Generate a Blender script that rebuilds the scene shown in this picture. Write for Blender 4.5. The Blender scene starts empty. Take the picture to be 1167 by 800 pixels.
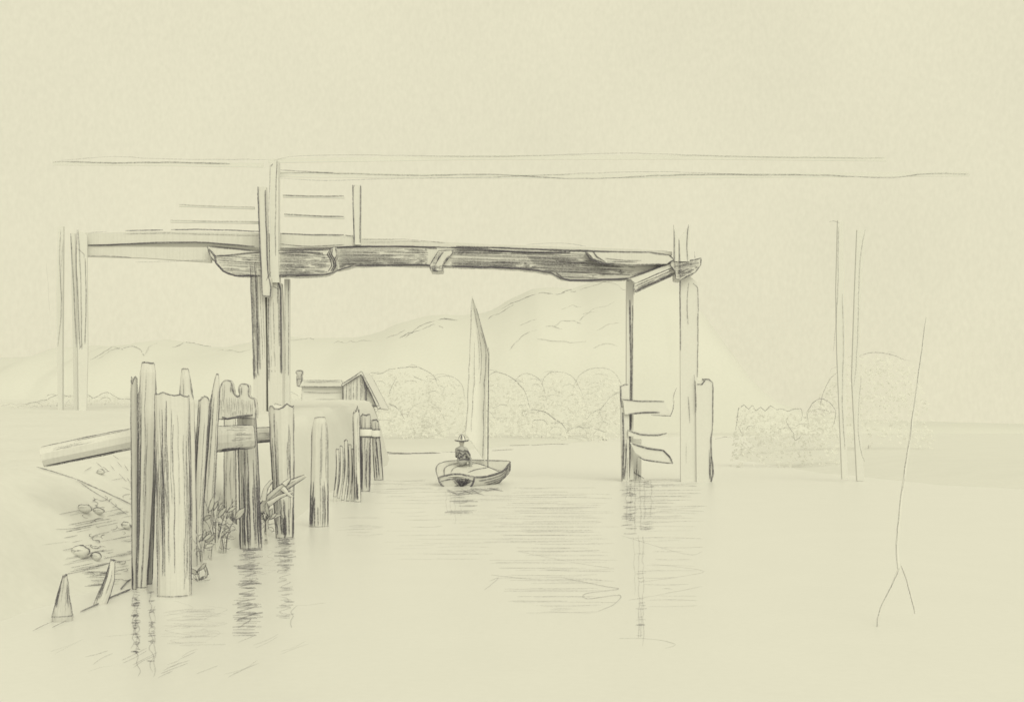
import bpy, bmesh, math, random
from mathutils import Vector, noise
from mathutils.bvhtree import BVHTree
R = random.Random(11)
SC = bpy.context.scene
COL = SC.collection
F, CX, HY, EYE = 1251.0, 583.5, 490.0, 1.6      # focal length in photo pixels, axis, horizon, eye height

def P(px, py, Y):
    """a point of the place: what the photo shows at px,py and stands Y metres away"""
    return Vector(((px - CX) / F * Y, Y, EYE - (py - HY) / F * Y))
def depth_of(py):                                # distance of a waterline point
    return EYE * F / (py - HY)
def WP(px, py, z=0.0):
    Y = (EYE - z) * F / (py - HY)
    return Vector(((px - CX) / F * Y, Y, z))
def lerp(a, b, t): return a + (b - a) * t
def interp(tab, x):
    if x <= tab[0][0]: return tab[0][1]
    for (a, va), (b, vb) in zip(tab, tab[1:]):
        if x <= b: return va + (vb - va) * (x - a) / (b - a)
    return tab[-1][1]
def smooth(t):
    t = max(0.0, min(1.0, t)); return t * t * (3 - 2 * t)

# ------------------------------------------------------------------ materials
def mat(name):
    m = bpy.data.materials.new(name); m.use_nodes = True
    nt = m.node_tree; nt.nodes.clear()
    return m, nt, nt.nodes.new, nt.links.new
def math_node(N, L, op, a, b=None, c=None, clamp=False):
    n = N('ShaderNodeMath'); n.operation = op; n.use_clamp = clamp
    for i, v in enumerate((a, b, c)):
        if v is None: continue
        if isinstance(v, (int, float)): n.inputs[i].default_value = v
        else: L(v, n.inputs[i])
    return n.outputs[0]

def pale(name, col, rough=0.9, spec=0.12, coord='grain', s1=0.35, s2=0.02, amt=0.05, streak=0.0, bump=0.0):
    """pale chalky surface with the fine mottling and fibre the place shows all over"""
    m, nt, N, L = mat(name)
    out = N('ShaderNodeOutputMaterial'); b = N('ShaderNodeBsdfPrincipled')
    if coord == 'grain':
        a = N('ShaderNodeAttribute'); a.attribute_name = 'grain'; vec = a.outputs['Vector']
    else:
        g = N('ShaderNodeNewGeometry'); vec = g.outputs['Position']
    n1 = N('ShaderNodeTexNoise'); n1.inputs['Scale'].default_value = s1; n1.inputs['Detail'].default_value = 5
    n2 = N('ShaderNodeTexNoise'); n2.inputs['Scale'].default_value = s2; n2.inputs['Detail'].default_value = 3
    L(vec, n1.inputs['Vector']); L(vec, n2.inputs['Vector'])
    f = math_node(N, L, 'MULTIPLY_ADD', n1.outputs['Fac'], amt * 2, 1 - amt)
    g2 = math_node(N, L, 'MULTIPLY_ADD', n2.outputs['Fac'], amt * 1.4, -amt * .7)
    f = math_node(N, L, 'ADD', f, g2)
    if streak:
        mp = N('ShaderNodeMapping'); mp.inputs['Scale'].default_value = (0.45, 0.45, 0.012)
        L(vec, mp.inputs['Vector'])
        n3 = N('ShaderNodeTexNoise'); n3.inputs['Scale'].default_value = 1.0; n3.inputs['Detail'].default_value = 4
        L(mp.outputs[0], n3.inputs['Vector'])
        st = N('ShaderNodeMapRange'); st.inputs[1].default_value = .45; st.inputs[2].default_value = .75
        st.inputs[3].default_value = 1; st.inputs[4].default_value = 1 - streak
        L(n3.outputs['Fac'], st.inputs[0]); f = math_node(N, L, 'MULTIPLY', f, st.outputs[0])
    c = N('ShaderNodeMix'); c.data_type = 'RGBA'; c.blend_type = 'MULTIPLY'; c.inputs[0].default_value = 1
    c.inputs[6].default_value = (*col, 1); L(f, c.inputs[7])
    L(c.outputs[2], b.inputs['Base Color'])
    b.inputs['Roughness'].default_value = rough; b.inputs['Specular IOR Level'].default_value = spec
    if bump:
        bp = N('ShaderNodeBump'); bp.inputs['Strength'].default_value = bump; bp.inputs['Distance'].default_value = .02
        L(n1.outputs['Fac'], bp.inputs['Height']); L(bp.outputs[0], b.inputs['Normal'])
    if name == 'pale_foliage':
        tr = N('ShaderNodeBsdfTranslucent'); L(c.outputs[2], tr.inputs[0]); ms = N('ShaderNodeMixShader'); ms.inputs[0].default_value = .42
        L(b.outputs[0], ms.inputs[1]); L(tr.outputs[0], ms.inputs[2]); L(ms.outputs[0], out.inputs['Surface'])
    else: L(b.outputs[0], out.inputs['Surface'])
    return m

def graphite():
    """soft lead: grains of it catch on the tooth of the surface, harder pressed lines are denser"""
    m, nt, N, L = mat('graphite')
    out = N('ShaderNodeOutputMaterial'); b = N('ShaderNodeBsdfPrincipled'); t = N('ShaderNodeBsdfTransparent')
    b.inputs['Base Color'].default_value = (.155, .148, .182, 1); b.inputs['Roughness'].default_value = .75
    b.inputs['Specular IOR Level'].default_value = .15
    a = N('ShaderNodeAttribute'); a.attribute_name = 'grain'
    p = N('ShaderNodeAttribute'); p.attribute_name = 'press'
    n = N('ShaderNodeTexNoise'); n.inputs['Scale'].default_value = .62; n.inputs['Detail'].default_value = 3
    L(a.outputs['Vector'], n.inputs['Vector'])
    r = N('ShaderNodeMapRange'); r.inputs[1].default_value = .3; r.inputs[2].default_value = .7
    L(n.outputs['Fac'], r.inputs[0])
    g = math_node(N, L, 'MULTIPLY_ADD', r.outputs[0], 1.45, .12)
    s = math_node(N, L, 'POWER', p.outputs['Fac'], 1.55)
    s = math_node(N, L, 'MULTIPLY', s, g)
    s = math_node(N, L, 'MULTIPLY', s, .82, clamp=True)
    mx = N('ShaderNodeMixShader'); L(s, mx.inputs[0]); L(t.outputs[0], mx.inputs[1]); L(b.outputs[0], mx.inputs[2])
    L(mx.outputs[0], out.inputs['Surface'])
    return m

WHITE = (.80, .80, .80)
M = dict(
    timber=pale('pale_weathered_timber', (.665, .662, .655), streak=.08, amt=.06),
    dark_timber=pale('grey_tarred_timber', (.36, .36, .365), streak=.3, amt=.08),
    old_timber=pale('grey_weathered_timber', (.585, .582, .58), streak=.2, amt=.07),
    leaf=pale('pale_foliage', (.80, .80, .785), amt=.05),
    canvas=pale('sail_canvas', (.74, .74, .73), amt=.04),
    skin=pale('pale_skin', (.60, .59, .57)),
    cloth=pale('grey_cloth', (.44, .44, .445), amt=.1),
    stone=pale('river_stone', (.64, .64, .63), amt=.08),
    wall=pale('limewashed_board', (.69, .69, .685)),
    earth=pale('pale_earth', (.68, .68, .672), coord='pos', s1=9, s2=.6, amt=.06),
    land=pale('far_pale_land', (.645, .647, .635), coord='pos', s1=1.2, s2=.05, amt=.04),
    water=pale('still_pale_water', (.71, .71, .71), rough=.32, spec=.25, coord='pos', s1=14, s2=1.1, amt=.03),
    lead=graphite())

# ------------------------------------------------------------------ mesh builder
class MB:
    """collects one part: faces of its body (slot 0) and the drawn lines that lie on it (slot 1)"""
    def __init__(self, Y=30.0):
        self.u = Y / F; self.v = []; self.f = []; self.m = []; self.g = []; self.p = []
    def vert(self, co, g=None, p=1.0):
        co = Vector(co); self.v.append(co); self.g.append(g if g is not None else co / self.u); self.p.append(p)
        return len(self.v) - 1
    def face(self, idx, m=0): self.f.append(tuple(idx)); self.m.append(m)
    # a soft pencil line through 3D points: a thin tube lying on the surface
    def line(self, pts, w=1.5, p=.8, wob=.35, res=7.0, fade=True, closed=False):
        pts = [Vector(q) for q in pts]
        if closed: pts.append(pts[0])
        us = [max(q.y, 1.0) / F for q in pts]
        if len(pts) > 2:                              # round the corners a little, as a hand does
            sm, su = [], []
            for i in range(len(pts) - 1):
                p0, p1, p2, p3 = pts[max(i-1, 0)], pts[i], pts[i+1], pts[min(i+2, len(pts)-1)]
                n = max(1, int((p2 - p1).length / us[i] / res))
                n = min(n, 40)
                for k in range(n):
                    t = k / n
                    q = .5 * ((2*p1) + (p2-p0)*t + (2*p0-5*p1+4*p2-p3)*t*t + (3*p1-p0-3*p2+p3)*t**3)
                    sm.append(q); su.append(lerp(us[i], us[i+1], t))
            sm.append(pts[-1]); su.append(us[-1])
        else:
            n = max(2, min(60, int((pts[1] - pts[0]).length / us[0] / res)))
            sm = [pts[0].lerp(pts[1], k / n) for k in range(n + 1)]
            su = [lerp(us[0], us[1], k / n) for k in range(n + 1)]
        n = len(sm); seed = R.random() * 400; s = 0; prev = None
        for i, q in enumerate(sm):
            a, b = sm[max(i-1, 0)], sm[min(i+1, n-1)]
            d = (b - a); d = d.normalized() if d.length > 1e-9 else Vector((1, 0, 0))
            up = Vector((0, 1, 0)) if abs(d.y) < .9 else Vector((0, 0, 1))
            s1 = d.cross(up).normalized(); s2 = d.cross(s1)
            if i: s += (q - sm[i-1]).length / su[i]
            wv = (noise.noise(Vector((s * .05, seed, 0))) + .5 * noise.noise(Vector((s * .17, seed, 3)))) * wob * 1.6
            q = q + s1 * wv * su[i]
            t = i / max(1, n - 1)
            pr = p * (1 + .28 * noise.noise(Vector((s * .04, seed, 7))))
            ww = w * (1 + .22 * noise.noise(Vector((s * .06, seed, 11))))
            if fade and not closed:
                e = min(1, min(t, 1 - t) * 8 + .25); pr *= .55 + .45 * e; ww *= .6 + .4 * e
            r = ww * .5 * su[i]
            ring = []
            for k in range(4):
                c, si = math.cos(k * math.pi / 2), math.sin(k * math.pi / 2)
                ring.append(self.vert(q + (s1 * c + s2 * si) * r, Vector((s, seed + c * w * .5, seed * 1.7 + si * w * .5)), pr))
            if prev:
                for k in range(4): self.face((prev[k], prev[(k+1) % 4], ring[(k+1) % 4], ring[k]), 1)
            prev = ring
    def pl(self, pix, Y, **k): self.line([P(x, y, Y) for x, y in pix], **k)
    def build(self, name, m, parent=None, smoothf=False, origin=None):
        me = bpy.data.meshes.new(name)
        o0 = Vector(origin) if origin is not None else Vector((0, 0, 0))
        if parent is not None and origin is None: o0 = Vector(parent['_o'])
        me.from_pydata([c - o0 for c in self.v], [], self.f)
        me.materials.append(M[m]); me.materials.append(M['lead'])
        me.polygons.foreach_set('material_index', self.m)
        if smoothf: me.polygons.foreach_set('use_smooth', [True] * len(self.f))
        a = me.attributes.new('grain', 'FLOAT_VECTOR', 'POINT'); a.data.foreach_set('vector', [c for g in self.g for c in g])
        a = me.attributes.new('press', 'FLOAT', 'POINT'); a.data.foreach_set('value', self.p)
        me.update()
        o = bpy.data.objects.new(name, me); COL.objects.link(o)
        if parent is not None:
            o.parent = parent
            if origin is not None: o.location = o0 - Vector(parent['_o'])
        else: o.location = o0
        o['_o'] = list(o0)
        return o

    def freeze(self):
        fs = [f for f, m in zip(self.f, self.m) if m == 0]
        self.tree = BVHTree.FromPolygons(self.v, fs)
    def on(self, pix, drop=14, lift=None, **k):
        """a line drawn over the body where pix sees it (steps down to the crest when it would miss)"""
        eye = Vector((0, 0, EYE)); out = []
        for x, y in pix:
            for st in range(drop * 2):
                d = (P(x, y + st * .5, 1.0) - eye).normalized(); h = self.tree.ray_cast(eye, d)
                if h[0] is not None:
                    out.append(h[0] - d * (self.u * .5 if lift is None else lift)); break
        if len(out) > 1: self.line(out, **k)
    # ---- shapes
    def prism(self, pix, Y, D, edge=1.5, p=.75, back=True, closed=True):
        """timber whose face outline is given at distance Y and which runs D metres back"""
        n = len(pix)
        area = sum(pix[i][0] * pix[(i+1) % n][1] - pix[(i+1) % n][0] * pix[i][1] for i in range(n))
        if area < 0: pix = pix[::-1]
        fr = [self.vert(P(x, y, Y)) for x, y in pix]
        bk = [self.vert(P(x, y, Y) + Vector((0, D, 0))) for x, y in pix]
        self.face(fr); self.face(bk[::-1])
        for i in range(n):
            j = (i + 1) % n; self.face((fr[j], fr[i], bk[i], bk[j]))
        if p > 0:
            for i in range(n):
                j = (i + 1) % n
                a, b = P(*pix[i], Y), P(*pix[j], Y)
                self.line([a, b], w=edge, p=p)
                if back:
                    self.line([a + Vector((0, D, 0)), b + Vector((0, D, 0))], w=edge, p=p * .6)
        return pix
    def hatch(self, poly, Y, ang=0, step=3, w=1.3, p=.6, jit=.6, gap=.1, fill=1.0):
        """strokes ruled over the part of a face inside poly (pixels), broken here and there"""
        c, s = math.cos(math.radians(ang)), math.sin(math.radians(ang))
        rot = [(x * c + y * s, -x * s + y * c) for x, y in poly]
        lo, hi = min(q[1] for q in rot), max(q[1] for q in rot)
        y = lo + step * R.uniform(.3, .9)
        while y < hi:
            xs = []
            for i in range(len(rot)):
                (x0, y0), (x1, y1) = rot[i], rot[(i + 1) % len(rot)]
                if (y0 <= y) != (y1 <= y): xs.append(x0 + (x1 - x0) * (y - y0) / (y1 - y0))
            xs.sort()
            for a, b in zip(xs[::2], xs[1::2]):
                while b - a > 2:
                    e = a + (b - a) * R.uniform(.45, 1.1)
                    e = min(e, b)
                    if R.random() < fill:
                        a2, e2 = a + R.uniform(0, jit * 2), e - R.uniform(0, jit * 2)
                        ya, ye = y + R.uniform(-jit, jit), y + R.uniform(-jit, jit)
                        if e2 - a2 > 2:
                            self.pl([(a2 * c - ya * s, a2 * s + ya * c), (e2 * c - ye * s, e2 * s + ye * c)], Y - .012,
                                    w=w * R.uniform(.8, 1.25), p=p * .78 * R.uniform(.75, 1.15))
                    a = e + (b - a) * gap * R.random()
            y += step * R.uniform(.75, 1.25)

    def rod(self, pts, rad, n=12, squash=.8, jag=None, seed=0, cap=True, bumpy=.05):
        """round timber along 3D points; keeps (t, angle) -> surface for the lines on it"""
        pts = [Vector(q) for q in pts]; rings = []
        for i, q in enumerate(pts):
            a, b = pts[max(i-1, 0)], pts[min(i+1, len(pts)-1)]
            d = (b - a).normalized()
            view = Vector((q.x, q.y, 0)).normalized()
            if abs(d.z) > .35:
                e1 = view.cross(Vector((0, 0, 1))).normalized(); e1 = (e1 - d * e1.dot(d)).normalized()
                e2 = d.cross(e1).normalized()
                if e2.dot(view) < 0: e2 = -e2
            else:
                e1 = Vector((0, 0, 1)); e1 = (e1 - d * e1.dot(d)).normalized(); e2 = d.cross(e1).normalized()
                if e2.dot(view) < 0: e2 = -e2
            ring = []
            for k in range(n):
                th = 2 * math.pi * k / n
                r = rad[i] * (1 + bumpy * noise.noise(Vector((math.cos(th) * 1.5 + seed * 9.1, math.sin(th) * 1.5, i * .35))))
                co = q + (e1 * math.cos(th) + e2 * math.sin(th) * squash) * r
                if jag and i == len(pts) - 1: co.z += jag * noise.noise(Vector((math.cos(th) * 2 + seed, math.sin(th) * 2, seed * 3.3)))
                ring.append(co)
            rings.append(ring)
        ids = [[self.vert(c) for c in r] for r in rings]
        for a, b in zip(ids, ids[1:]):
            for k in range(n): self.face((a[k], a[(k+1) % n], b[(k+1) % n], b[k]))
        if cap:
            self.face(ids[-1]); self.face(ids[0][::-1])
        def surf(t, th):
            f = t * (len(rings) - 1); i = min(int(f), len(rings) - 2); f -= i
            k = (th / (2 * math.pi)) % 1 * n; k0 = int(k) % n; k1 = (k0 + 1) % n; kf = k - int(k)
            return rings[i][k0].lerp(rings[i][k1], kf).lerp(rings[i+1][k0].lerp(rings[i+1][k1], kf), f)
        self.rings = rings
        return surf
    def grain_lines(self, surf, th, t0=0.02, t1=.98, w=1.3, p=.6, drift=.25):
        n = 7; sd = R.random() * 50
        self.line([surf(lerp(t0, t1, i / n), math.radians(th) + drift * .5 * noise.noise(Vector((i * .5, sd, 0)))) for i in range(n + 1)], w=w, p=p)

def sid(o, label, cat, group=None, kind=None):
    if label: o['label'] = label
    if cat: o['category'] = cat
    if group: o['group'] = group
    if kind: o['kind'] = kind
    return o
def thing(name, loc, label, cat, group=None):
    o = bpy.data.objects.new(name, None); COL.objects.link(o); o.location = loc; o['_o'] = list(loc)
    o.empty_display_size = .3
    return sid(o, label, cat, group)
def struct(mb, name, m, sm=False):
    o = mb.build(name, m, smoothf=sm); o['kind'] = 'structure'; return o

# ------------------------------------------------------------------ the ground
LEFT_W = [(2, -4.1), (4, -4.0), (6.5, -3.9), (8.3, -3.85), (9.1, -3.88), (11, -3.84), (12.5, -3.7), (15.6, -3.58), (17.1, -3.6), (18.5, -3.75),
          (24, -4.5), (35, -5.4), (50, -5.95), (62, -7.2), (70, -9), (78, -16)]
LEFT_TOP = [(2, .95), (8, 1.0), (11, 1.15), (16, 1.25), (22, 1.45), (34, 2.2), (48, 2.9), (62, 2.9), (70, 2.2), (78, 1.2)]
LEFT_SL = [(2, 2.4), (12, 2.0), (16, 1.5), (22, .9), (40, .5), (80, .8)]
def z_left(x, y):
    d = interp(LEFT_W, y) - x
    if d < -1.5: return -1.0
    s = interp(LEFT_SL, y); t = interp(LEFT_TOP, y)
    z = -.35 + (t + .35) * smooth((d + .5) / (s + .5)) if d < s else t
    lump = .10 * noise.noise(Vector((x * 1.1, y * .7, 0))) + .05 * noise.noise(Vector((x * 3, y * 2.1, 5)))
    return z + lump * smooth((d + .4) / 1.0)
def hit_left(px, py):
    """where the line of sight through px,py meets the left bank (or the water)"""
    def inside(Y):
        q = P(px, py, Y); return q.z <= 0 or (q.x < interp(LEFT_W, Y) + .5 and q.z <= z_left(q.x, Y))
    Y = 6.0
    while Y < 75:
        if inside(Y):
            a, c = Y - .15, Y
            for _ in range(7):
                m = (a + c) / 2
                if inside(m): c = m
                else: a = m
            return P(px, py, c) + Vector((0, -.01, .012))
        Y += .15
    return P(px, py, 75)

def make_left_bank():
    b = MB(12); ys = []; y = 2.0
    while y < 80: ys.append(y); y *= 1.022
    ds = [-.9, -.6, -.45, -.3, -.15, 0, .15, .3, .45, .6, .75, .9, 1.1, 1.3, 1.5, 1.8, 2.1, 2.5, 3.2, 4.2, 6, 9, 14, 25, 50, 90]
    rows = []
    for y in ys:
        w = interp(LEFT_W, y)
        rows.append([b.vert((w - d, y, z_left(w - d, y) if d > -.85 else -1.0)) for d in ds])
    for r0, r1 in zip(rows, rows[1:]):
        for k in range(len(ds) - 1): b.face((r0[k], r1[k], r1[k+1], r0[k+1]))
    def s(pix, **k): b.line([hit_left(x, y) for x, y in pix], **k)
    # line of the bank top and the water's edge
    s([(42, 533), (60, 538), (84, 546), (108, 556), (130, 566), (150, 576)], w=1.3, p=.62)
    s([(88, 548), (105, 560), (122, 570), (146, 588)], w=1.1, p=.5)
    s([(92, 698), (110, 690), (128, 681), (150, 672)], w=2, p=.85)
    s([(38, 720), (56, 711), (80, 702)], w=1.1, p=.42)
    s([(138, 672), (145, 664), (150, 661)], w=1.8, p=.8)
    s([(60, 716), (85, 704)], w=1.2, p=.45)
    # short scratches of earth and grass on the slope
    for (x0, y0, L0, a0, pr) in [(110, 528, 10, -40, .5), (118, 533, 9, -40, .55), (126, 531, 8, -50, .4), (136, 541, 12, -45, .5), (142, 530, 9, -60, .45),
            (129, 520, 8, -30, .5), (96, 538, 10, 30, .4), (128, 548, 12, 10, .4), (140, 556, 10, -20, .45), (112, 541, 14, 15, .35), (145, 545, 8, -60, .5), (134, 527, 8, -50, .5)]:
        a = math.radians(a0)
        s([(x0, y0), (x0 + L0 * math.cos(a), y0 - L0 * math.sin(a))], w=1.1, p=pr)
    for i in range(46):                                 # level hatching across the slope
        y0 = R.uniform(583, 655); x0 = R.uniform(66, 140); L0 = R.uniform(14, 42)
        if x0 + L0 > 152: L0 = 152 - x0
        s([(x0, y0 + L0 * .04), (x0 + L0, y0 - L0 * .16)], w=1.05, p=R.uniform(.28, .5))
    for i in range(12):
        y0 = 648 + i * 1.9 + R.uniform(-1, 1); x0 = 90 + R.uniform(0, 12) + i * .6
        s([(x0, y0), (x0 + R.uniform(18, 38), y0 + R.uniform(-3, 1))], w=1.1, p=R.uniform(.35, .55))
    s([(64, 604), (84, 603), (120, 596)], w=1, p=.36); s([(48, 622), (80, 618)], w=1, p=.22)
    for i in range(40):                                 # loose rubble and grass scribble near the piles
        x0, y0 = R.uniform(100, 150), R.uniform(560, 660); r = R.uniform(2, 5); a0 = R.uniform(0, 6)
        s([(x0 + math.cos(a0 + k * .8) * r * 1.5, y0 + math.sin(a0 + k * .8) * r * .7) for k in range(R.choice((3, 4, 5)))], w=1.1, p=R.uniform(.35, .55), res=3)
    # top edge of the quay under the hut and the far bank line
    s2 = [P(x, 461.5 + .4 * math.sin(x * .2), 50) for x in (309, 330, 350, 372, 388)]
    b.line(s2, w=1.3, p=.6); b.line([P(x, 462, 50) for x in (374, 392, 412, 432)], w=1.6, p=.7)
    return struct(b, 'bank', 'earth', True)
make_left_bank()

RIGHT_W = [(14, 40), (18, 25), (25, 14), (32, 10.4), (40, 9.3), (60, 10), (80, 14), (110, 22), (200, 40), (320, 70)]
def z_right(x, y):
    d = x - interp(RIGHT_W, y)
    return -.2 + .75 * smooth((d + .8) / 9.0) + .06 * noise.noise(Vector((x * .5, y * .3, 9))) * smooth(d / 2)
def make_right_bank():
    b = MB(40); rows = []; y = 14.0
    ds = [-1.5, -.8, -.4, 0, .4, .9, 1.5, 2.2, 3, 4, 6, 10, 20, 50, 150]
    while y < 320:
        w = interp(RIGHT_W, y); rows.append([b.vert((w + d, y, z_right(w + d, y) if d > -1 else -1.)) for d in ds]); y *= 1.05
    for r0, r1 in zip(rows, rows[1:]):
        for k in range(len(ds) - 1): b.face((r0[k+1], r1[k+1], r1[k], r0[k]))
    b.line([P(815, 500, 100), P(826, 497.5, 100), P(834, 498.5, 100)], w=1.1, p=.45)
    return struct(b, 'shore', 'earth', True)
make_right_bank()

FAR_W = [(-120, 78), (-40, 77), (-8, 77), (-5, 79), (0, 110), (8, 140), (17, 200), (45, 280), (130, 330), (900, 420)]
def make_far_shore():
    b = MB(120); rows = []
    xs = [-900, -500, -250] + [-120 + 4 * i for i in range(70)] + [180, 250, 400, 900]
    ds = [-2, 0, 1, 2.5, 5, 10, 25, 60, 150, 400, 1200, 3500]
    for x in xs:
        y0 = interp(FAR_W, x)
        rows.append([b.vert((x * (1 + max(0, d - 100) / 400), y0 + d, -.8 if d < 0 else .35 * smooth(d / 4) + .02 * min(d, 20) + .05 * noise.noise(Vector((x, d, 0))))) for d in ds])
    for r0, r1 in zip(rows, rows[1:]):
        for k in range(len(ds) - 1): b.face((r0[k], r1[k], r1[k+1], r0[k+1]))
    def s(pix, **k): b.line([WP(x, y, .03) for x, y in pix], **k)
    s([(434, 514.5), (452, 516.5), (480, 516.5), (502, 516)], w=1.7, p=.72)
    s([(440, 517), (470, 517.5)], w=1.1, p=.5)
    s([(504, 515), (524, 515)], w=1.1, p=.4)
    s([(557, 510), (580, 508), (603, 507)], w=1.2, p=.52); s([(560, 513.5), (585, 512)], w=1.1, p=.42)
    s([(605, 507.5), (630, 506), (648, 506.5)], w=1.1, p=.45); s([(650, 501), (672, 499), (690, 500)], w=1.1, p=.42); s([(690, 497), (706, 499)], w=1, p=.35)
    return struct(b, 'land', 'land', True)
make_far_shore()

def make_water():
    b = MB(12)
    ys = [-30, 0, 2, 5, 10, 20, 40, 80, 160, 400, 1200]; xs = [-900, -300, -100, -30, -10, -3, 0, 3, 10, 30, 100, 300, 900]
    g = [[b.vert((x, y, 0)) for x in xs] for y in ys]
    for j in range(len(ys) - 1):
        for i in range(len(xs) - 1): b.face((g[j][i], g[j][i+1], g[j+1][i+1], g[j+1][i]))
    def s(pix, p=.4, **k): b.line([WP(x, y, .004) for x, y in pix], p=p * .68, **k)
    def squig(x0, x1, y0, y1, amp, p, w=1.2, per=7):          # one scribbled shaking line down the water
        y = y0; pts = []; f = R.random() < .5
        while y < y1:
            t = (y - y0) / (y1 - y0)
            pts.append((lerp(x0, x1, t) + (amp if f else -amp) * R.uniform(.1, 1.3), y)); f = not f; y += per * R.uniform(.5, 1.6)
            if R.random() < .12 and len(pts) > 3: s(pts, w=w * R.uniform(.8, 1.2), p=p * R.uniform(.75, 1.1), wob=.4); pts = pts[-1:] if R.random() < .5 else []
        if len(pts) > 2: s(pts, w=w, p=p, wob=.4)
    # reflections of the nearest piles, drawn as shaken upright marks
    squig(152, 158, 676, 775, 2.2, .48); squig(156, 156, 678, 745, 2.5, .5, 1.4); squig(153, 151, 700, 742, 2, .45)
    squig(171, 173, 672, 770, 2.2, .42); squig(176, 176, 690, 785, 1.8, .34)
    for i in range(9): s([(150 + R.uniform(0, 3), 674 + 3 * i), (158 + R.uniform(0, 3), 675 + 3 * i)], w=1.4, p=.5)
    # reflections of the broken piles, drawn as flat zigzags
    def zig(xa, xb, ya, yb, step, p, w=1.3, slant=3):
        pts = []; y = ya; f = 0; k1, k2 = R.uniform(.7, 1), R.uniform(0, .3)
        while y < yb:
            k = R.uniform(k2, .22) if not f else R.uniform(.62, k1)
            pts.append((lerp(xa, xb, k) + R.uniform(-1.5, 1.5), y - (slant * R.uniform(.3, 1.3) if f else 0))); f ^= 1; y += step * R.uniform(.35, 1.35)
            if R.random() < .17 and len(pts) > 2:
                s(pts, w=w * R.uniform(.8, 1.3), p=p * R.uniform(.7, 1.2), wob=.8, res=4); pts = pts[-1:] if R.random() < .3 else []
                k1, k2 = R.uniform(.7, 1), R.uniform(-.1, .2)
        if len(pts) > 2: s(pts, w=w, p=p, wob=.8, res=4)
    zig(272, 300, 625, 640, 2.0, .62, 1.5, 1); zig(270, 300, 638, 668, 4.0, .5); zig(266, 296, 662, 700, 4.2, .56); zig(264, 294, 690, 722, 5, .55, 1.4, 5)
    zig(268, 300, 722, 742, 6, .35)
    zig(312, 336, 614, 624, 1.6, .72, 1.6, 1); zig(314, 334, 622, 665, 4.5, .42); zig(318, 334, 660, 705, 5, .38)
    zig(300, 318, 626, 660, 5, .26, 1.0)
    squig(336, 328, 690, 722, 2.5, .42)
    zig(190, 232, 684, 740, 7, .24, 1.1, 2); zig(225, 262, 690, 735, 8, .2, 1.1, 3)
    for (x0, y0, x1, y1, p) in [(98, 748, 122, 741, .4), (104, 757, 128, 744, .36), (140, 752, 168, 738, .4), (150, 757, 176, 743, .38), (186, 764, 214, 752, .38),
            (192, 757, 206, 751, .36), (180, 772, 196, 764, .4), (205, 748, 226, 739, .34), (224, 768, 250, 758, .34), (262, 768, 296, 752, .3), (205, 726, 240, 722, .24),
            (205, 708, 242, 700, .22), (290, 735, 318, 722, .26), (255, 768, 290, 757, .24), (186, 698, 222, 694, .26), (190, 706, 216, 702, .24), (334, 690, 372, 686, .22),
            (320, 742, 350, 730, .2), (120, 725, 150, 722, .22), (185, 716, 210, 710, .26), (60, 742, 92, 728, .18), (100, 765, 130, 758, .22)]:
        for k in range(R.choice((1, 2, 2))):
            s([(x0 + R.uniform(-3, 3), y0 + k * 3.2), ((x0 + x1) / 2, (y0 + y1) / 2 + k * 3.2 + R.uniform(-1.5, 1.5)), (x1 + R.uniform(-3, 3), y1 + k * 3.2)], w=1.15, p=p)
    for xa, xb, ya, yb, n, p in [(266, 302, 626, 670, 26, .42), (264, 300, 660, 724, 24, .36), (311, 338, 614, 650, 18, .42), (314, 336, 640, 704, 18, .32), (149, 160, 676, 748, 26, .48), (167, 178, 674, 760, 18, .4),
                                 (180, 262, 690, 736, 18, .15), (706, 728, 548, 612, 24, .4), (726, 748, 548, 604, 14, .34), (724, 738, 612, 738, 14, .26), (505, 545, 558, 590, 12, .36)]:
        for i in range(n):  # broad soft strokes standing for reflections on the water
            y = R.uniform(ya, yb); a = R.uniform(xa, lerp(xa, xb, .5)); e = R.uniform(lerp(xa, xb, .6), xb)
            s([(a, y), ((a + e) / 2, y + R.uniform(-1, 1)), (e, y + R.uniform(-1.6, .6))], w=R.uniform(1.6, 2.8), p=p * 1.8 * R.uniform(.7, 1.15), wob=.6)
    # level ripple strokes of the open reach
    def band(y, xa, xb, p, n=2, w=1.1):
        for k in range(n):
            a = R.uniform(xa, lerp(xa, xb, .45)); e = R.uniform(lerp(xa, xb, .55), xb)
            yy = y + R.uniform(-1.5, 1.5)
            s([(a, yy), (lerp(a, e, .5), yy + R.uniform(-.8, .8)), (e, yy + R.uniform(-1.2, .8))], w=w, p=p * R.uniform(.75, 1.15))
    y = 548
    while y < 640:
        band(y, 432, 520, .30 if y < 600 else .2, 1); y += R.uniform(3.5, 6.5)
    y = 556
    while y < 700:
        t = (y - 556) / 144
        band(y, 520 + 60 * t, 706, .36 - .05 * t, 2); 
        if y < 640: band(y, 470, 600, .26, 1)
        y += R.uniform(3.6, 5.6)
    for i in range(26): band(R.uniform(562, 632), 560, 700, .32, 1)
    for i in range(14): band(R.uniform(540, 575), 395, 500, .3, 1)
    for i in range(16): band(R.uniform(590, 612), 380, 440, .24, 1)
    y = 548
    while y < 596:
        band(y, 706, 806, .42, 2); y += R.uniform(2.6, 4)
    while y < 690:
        band(y, 712, 806, .34, 1); y += R.uniform(5, 8)
    s([(708, 610), (780, 631), (800, 628)], w=1.1, p=.34); s([(740, 642), (800, 650), (780, 656), (730, 663)], w=1.1, p=.32)
    s([(716, 684), (780, 672), (800, 668)], w=1.1, p=.32); s([(706, 727), (745, 728), (770, 734), (758, 738)], w=1.1, p=.34)
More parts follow.
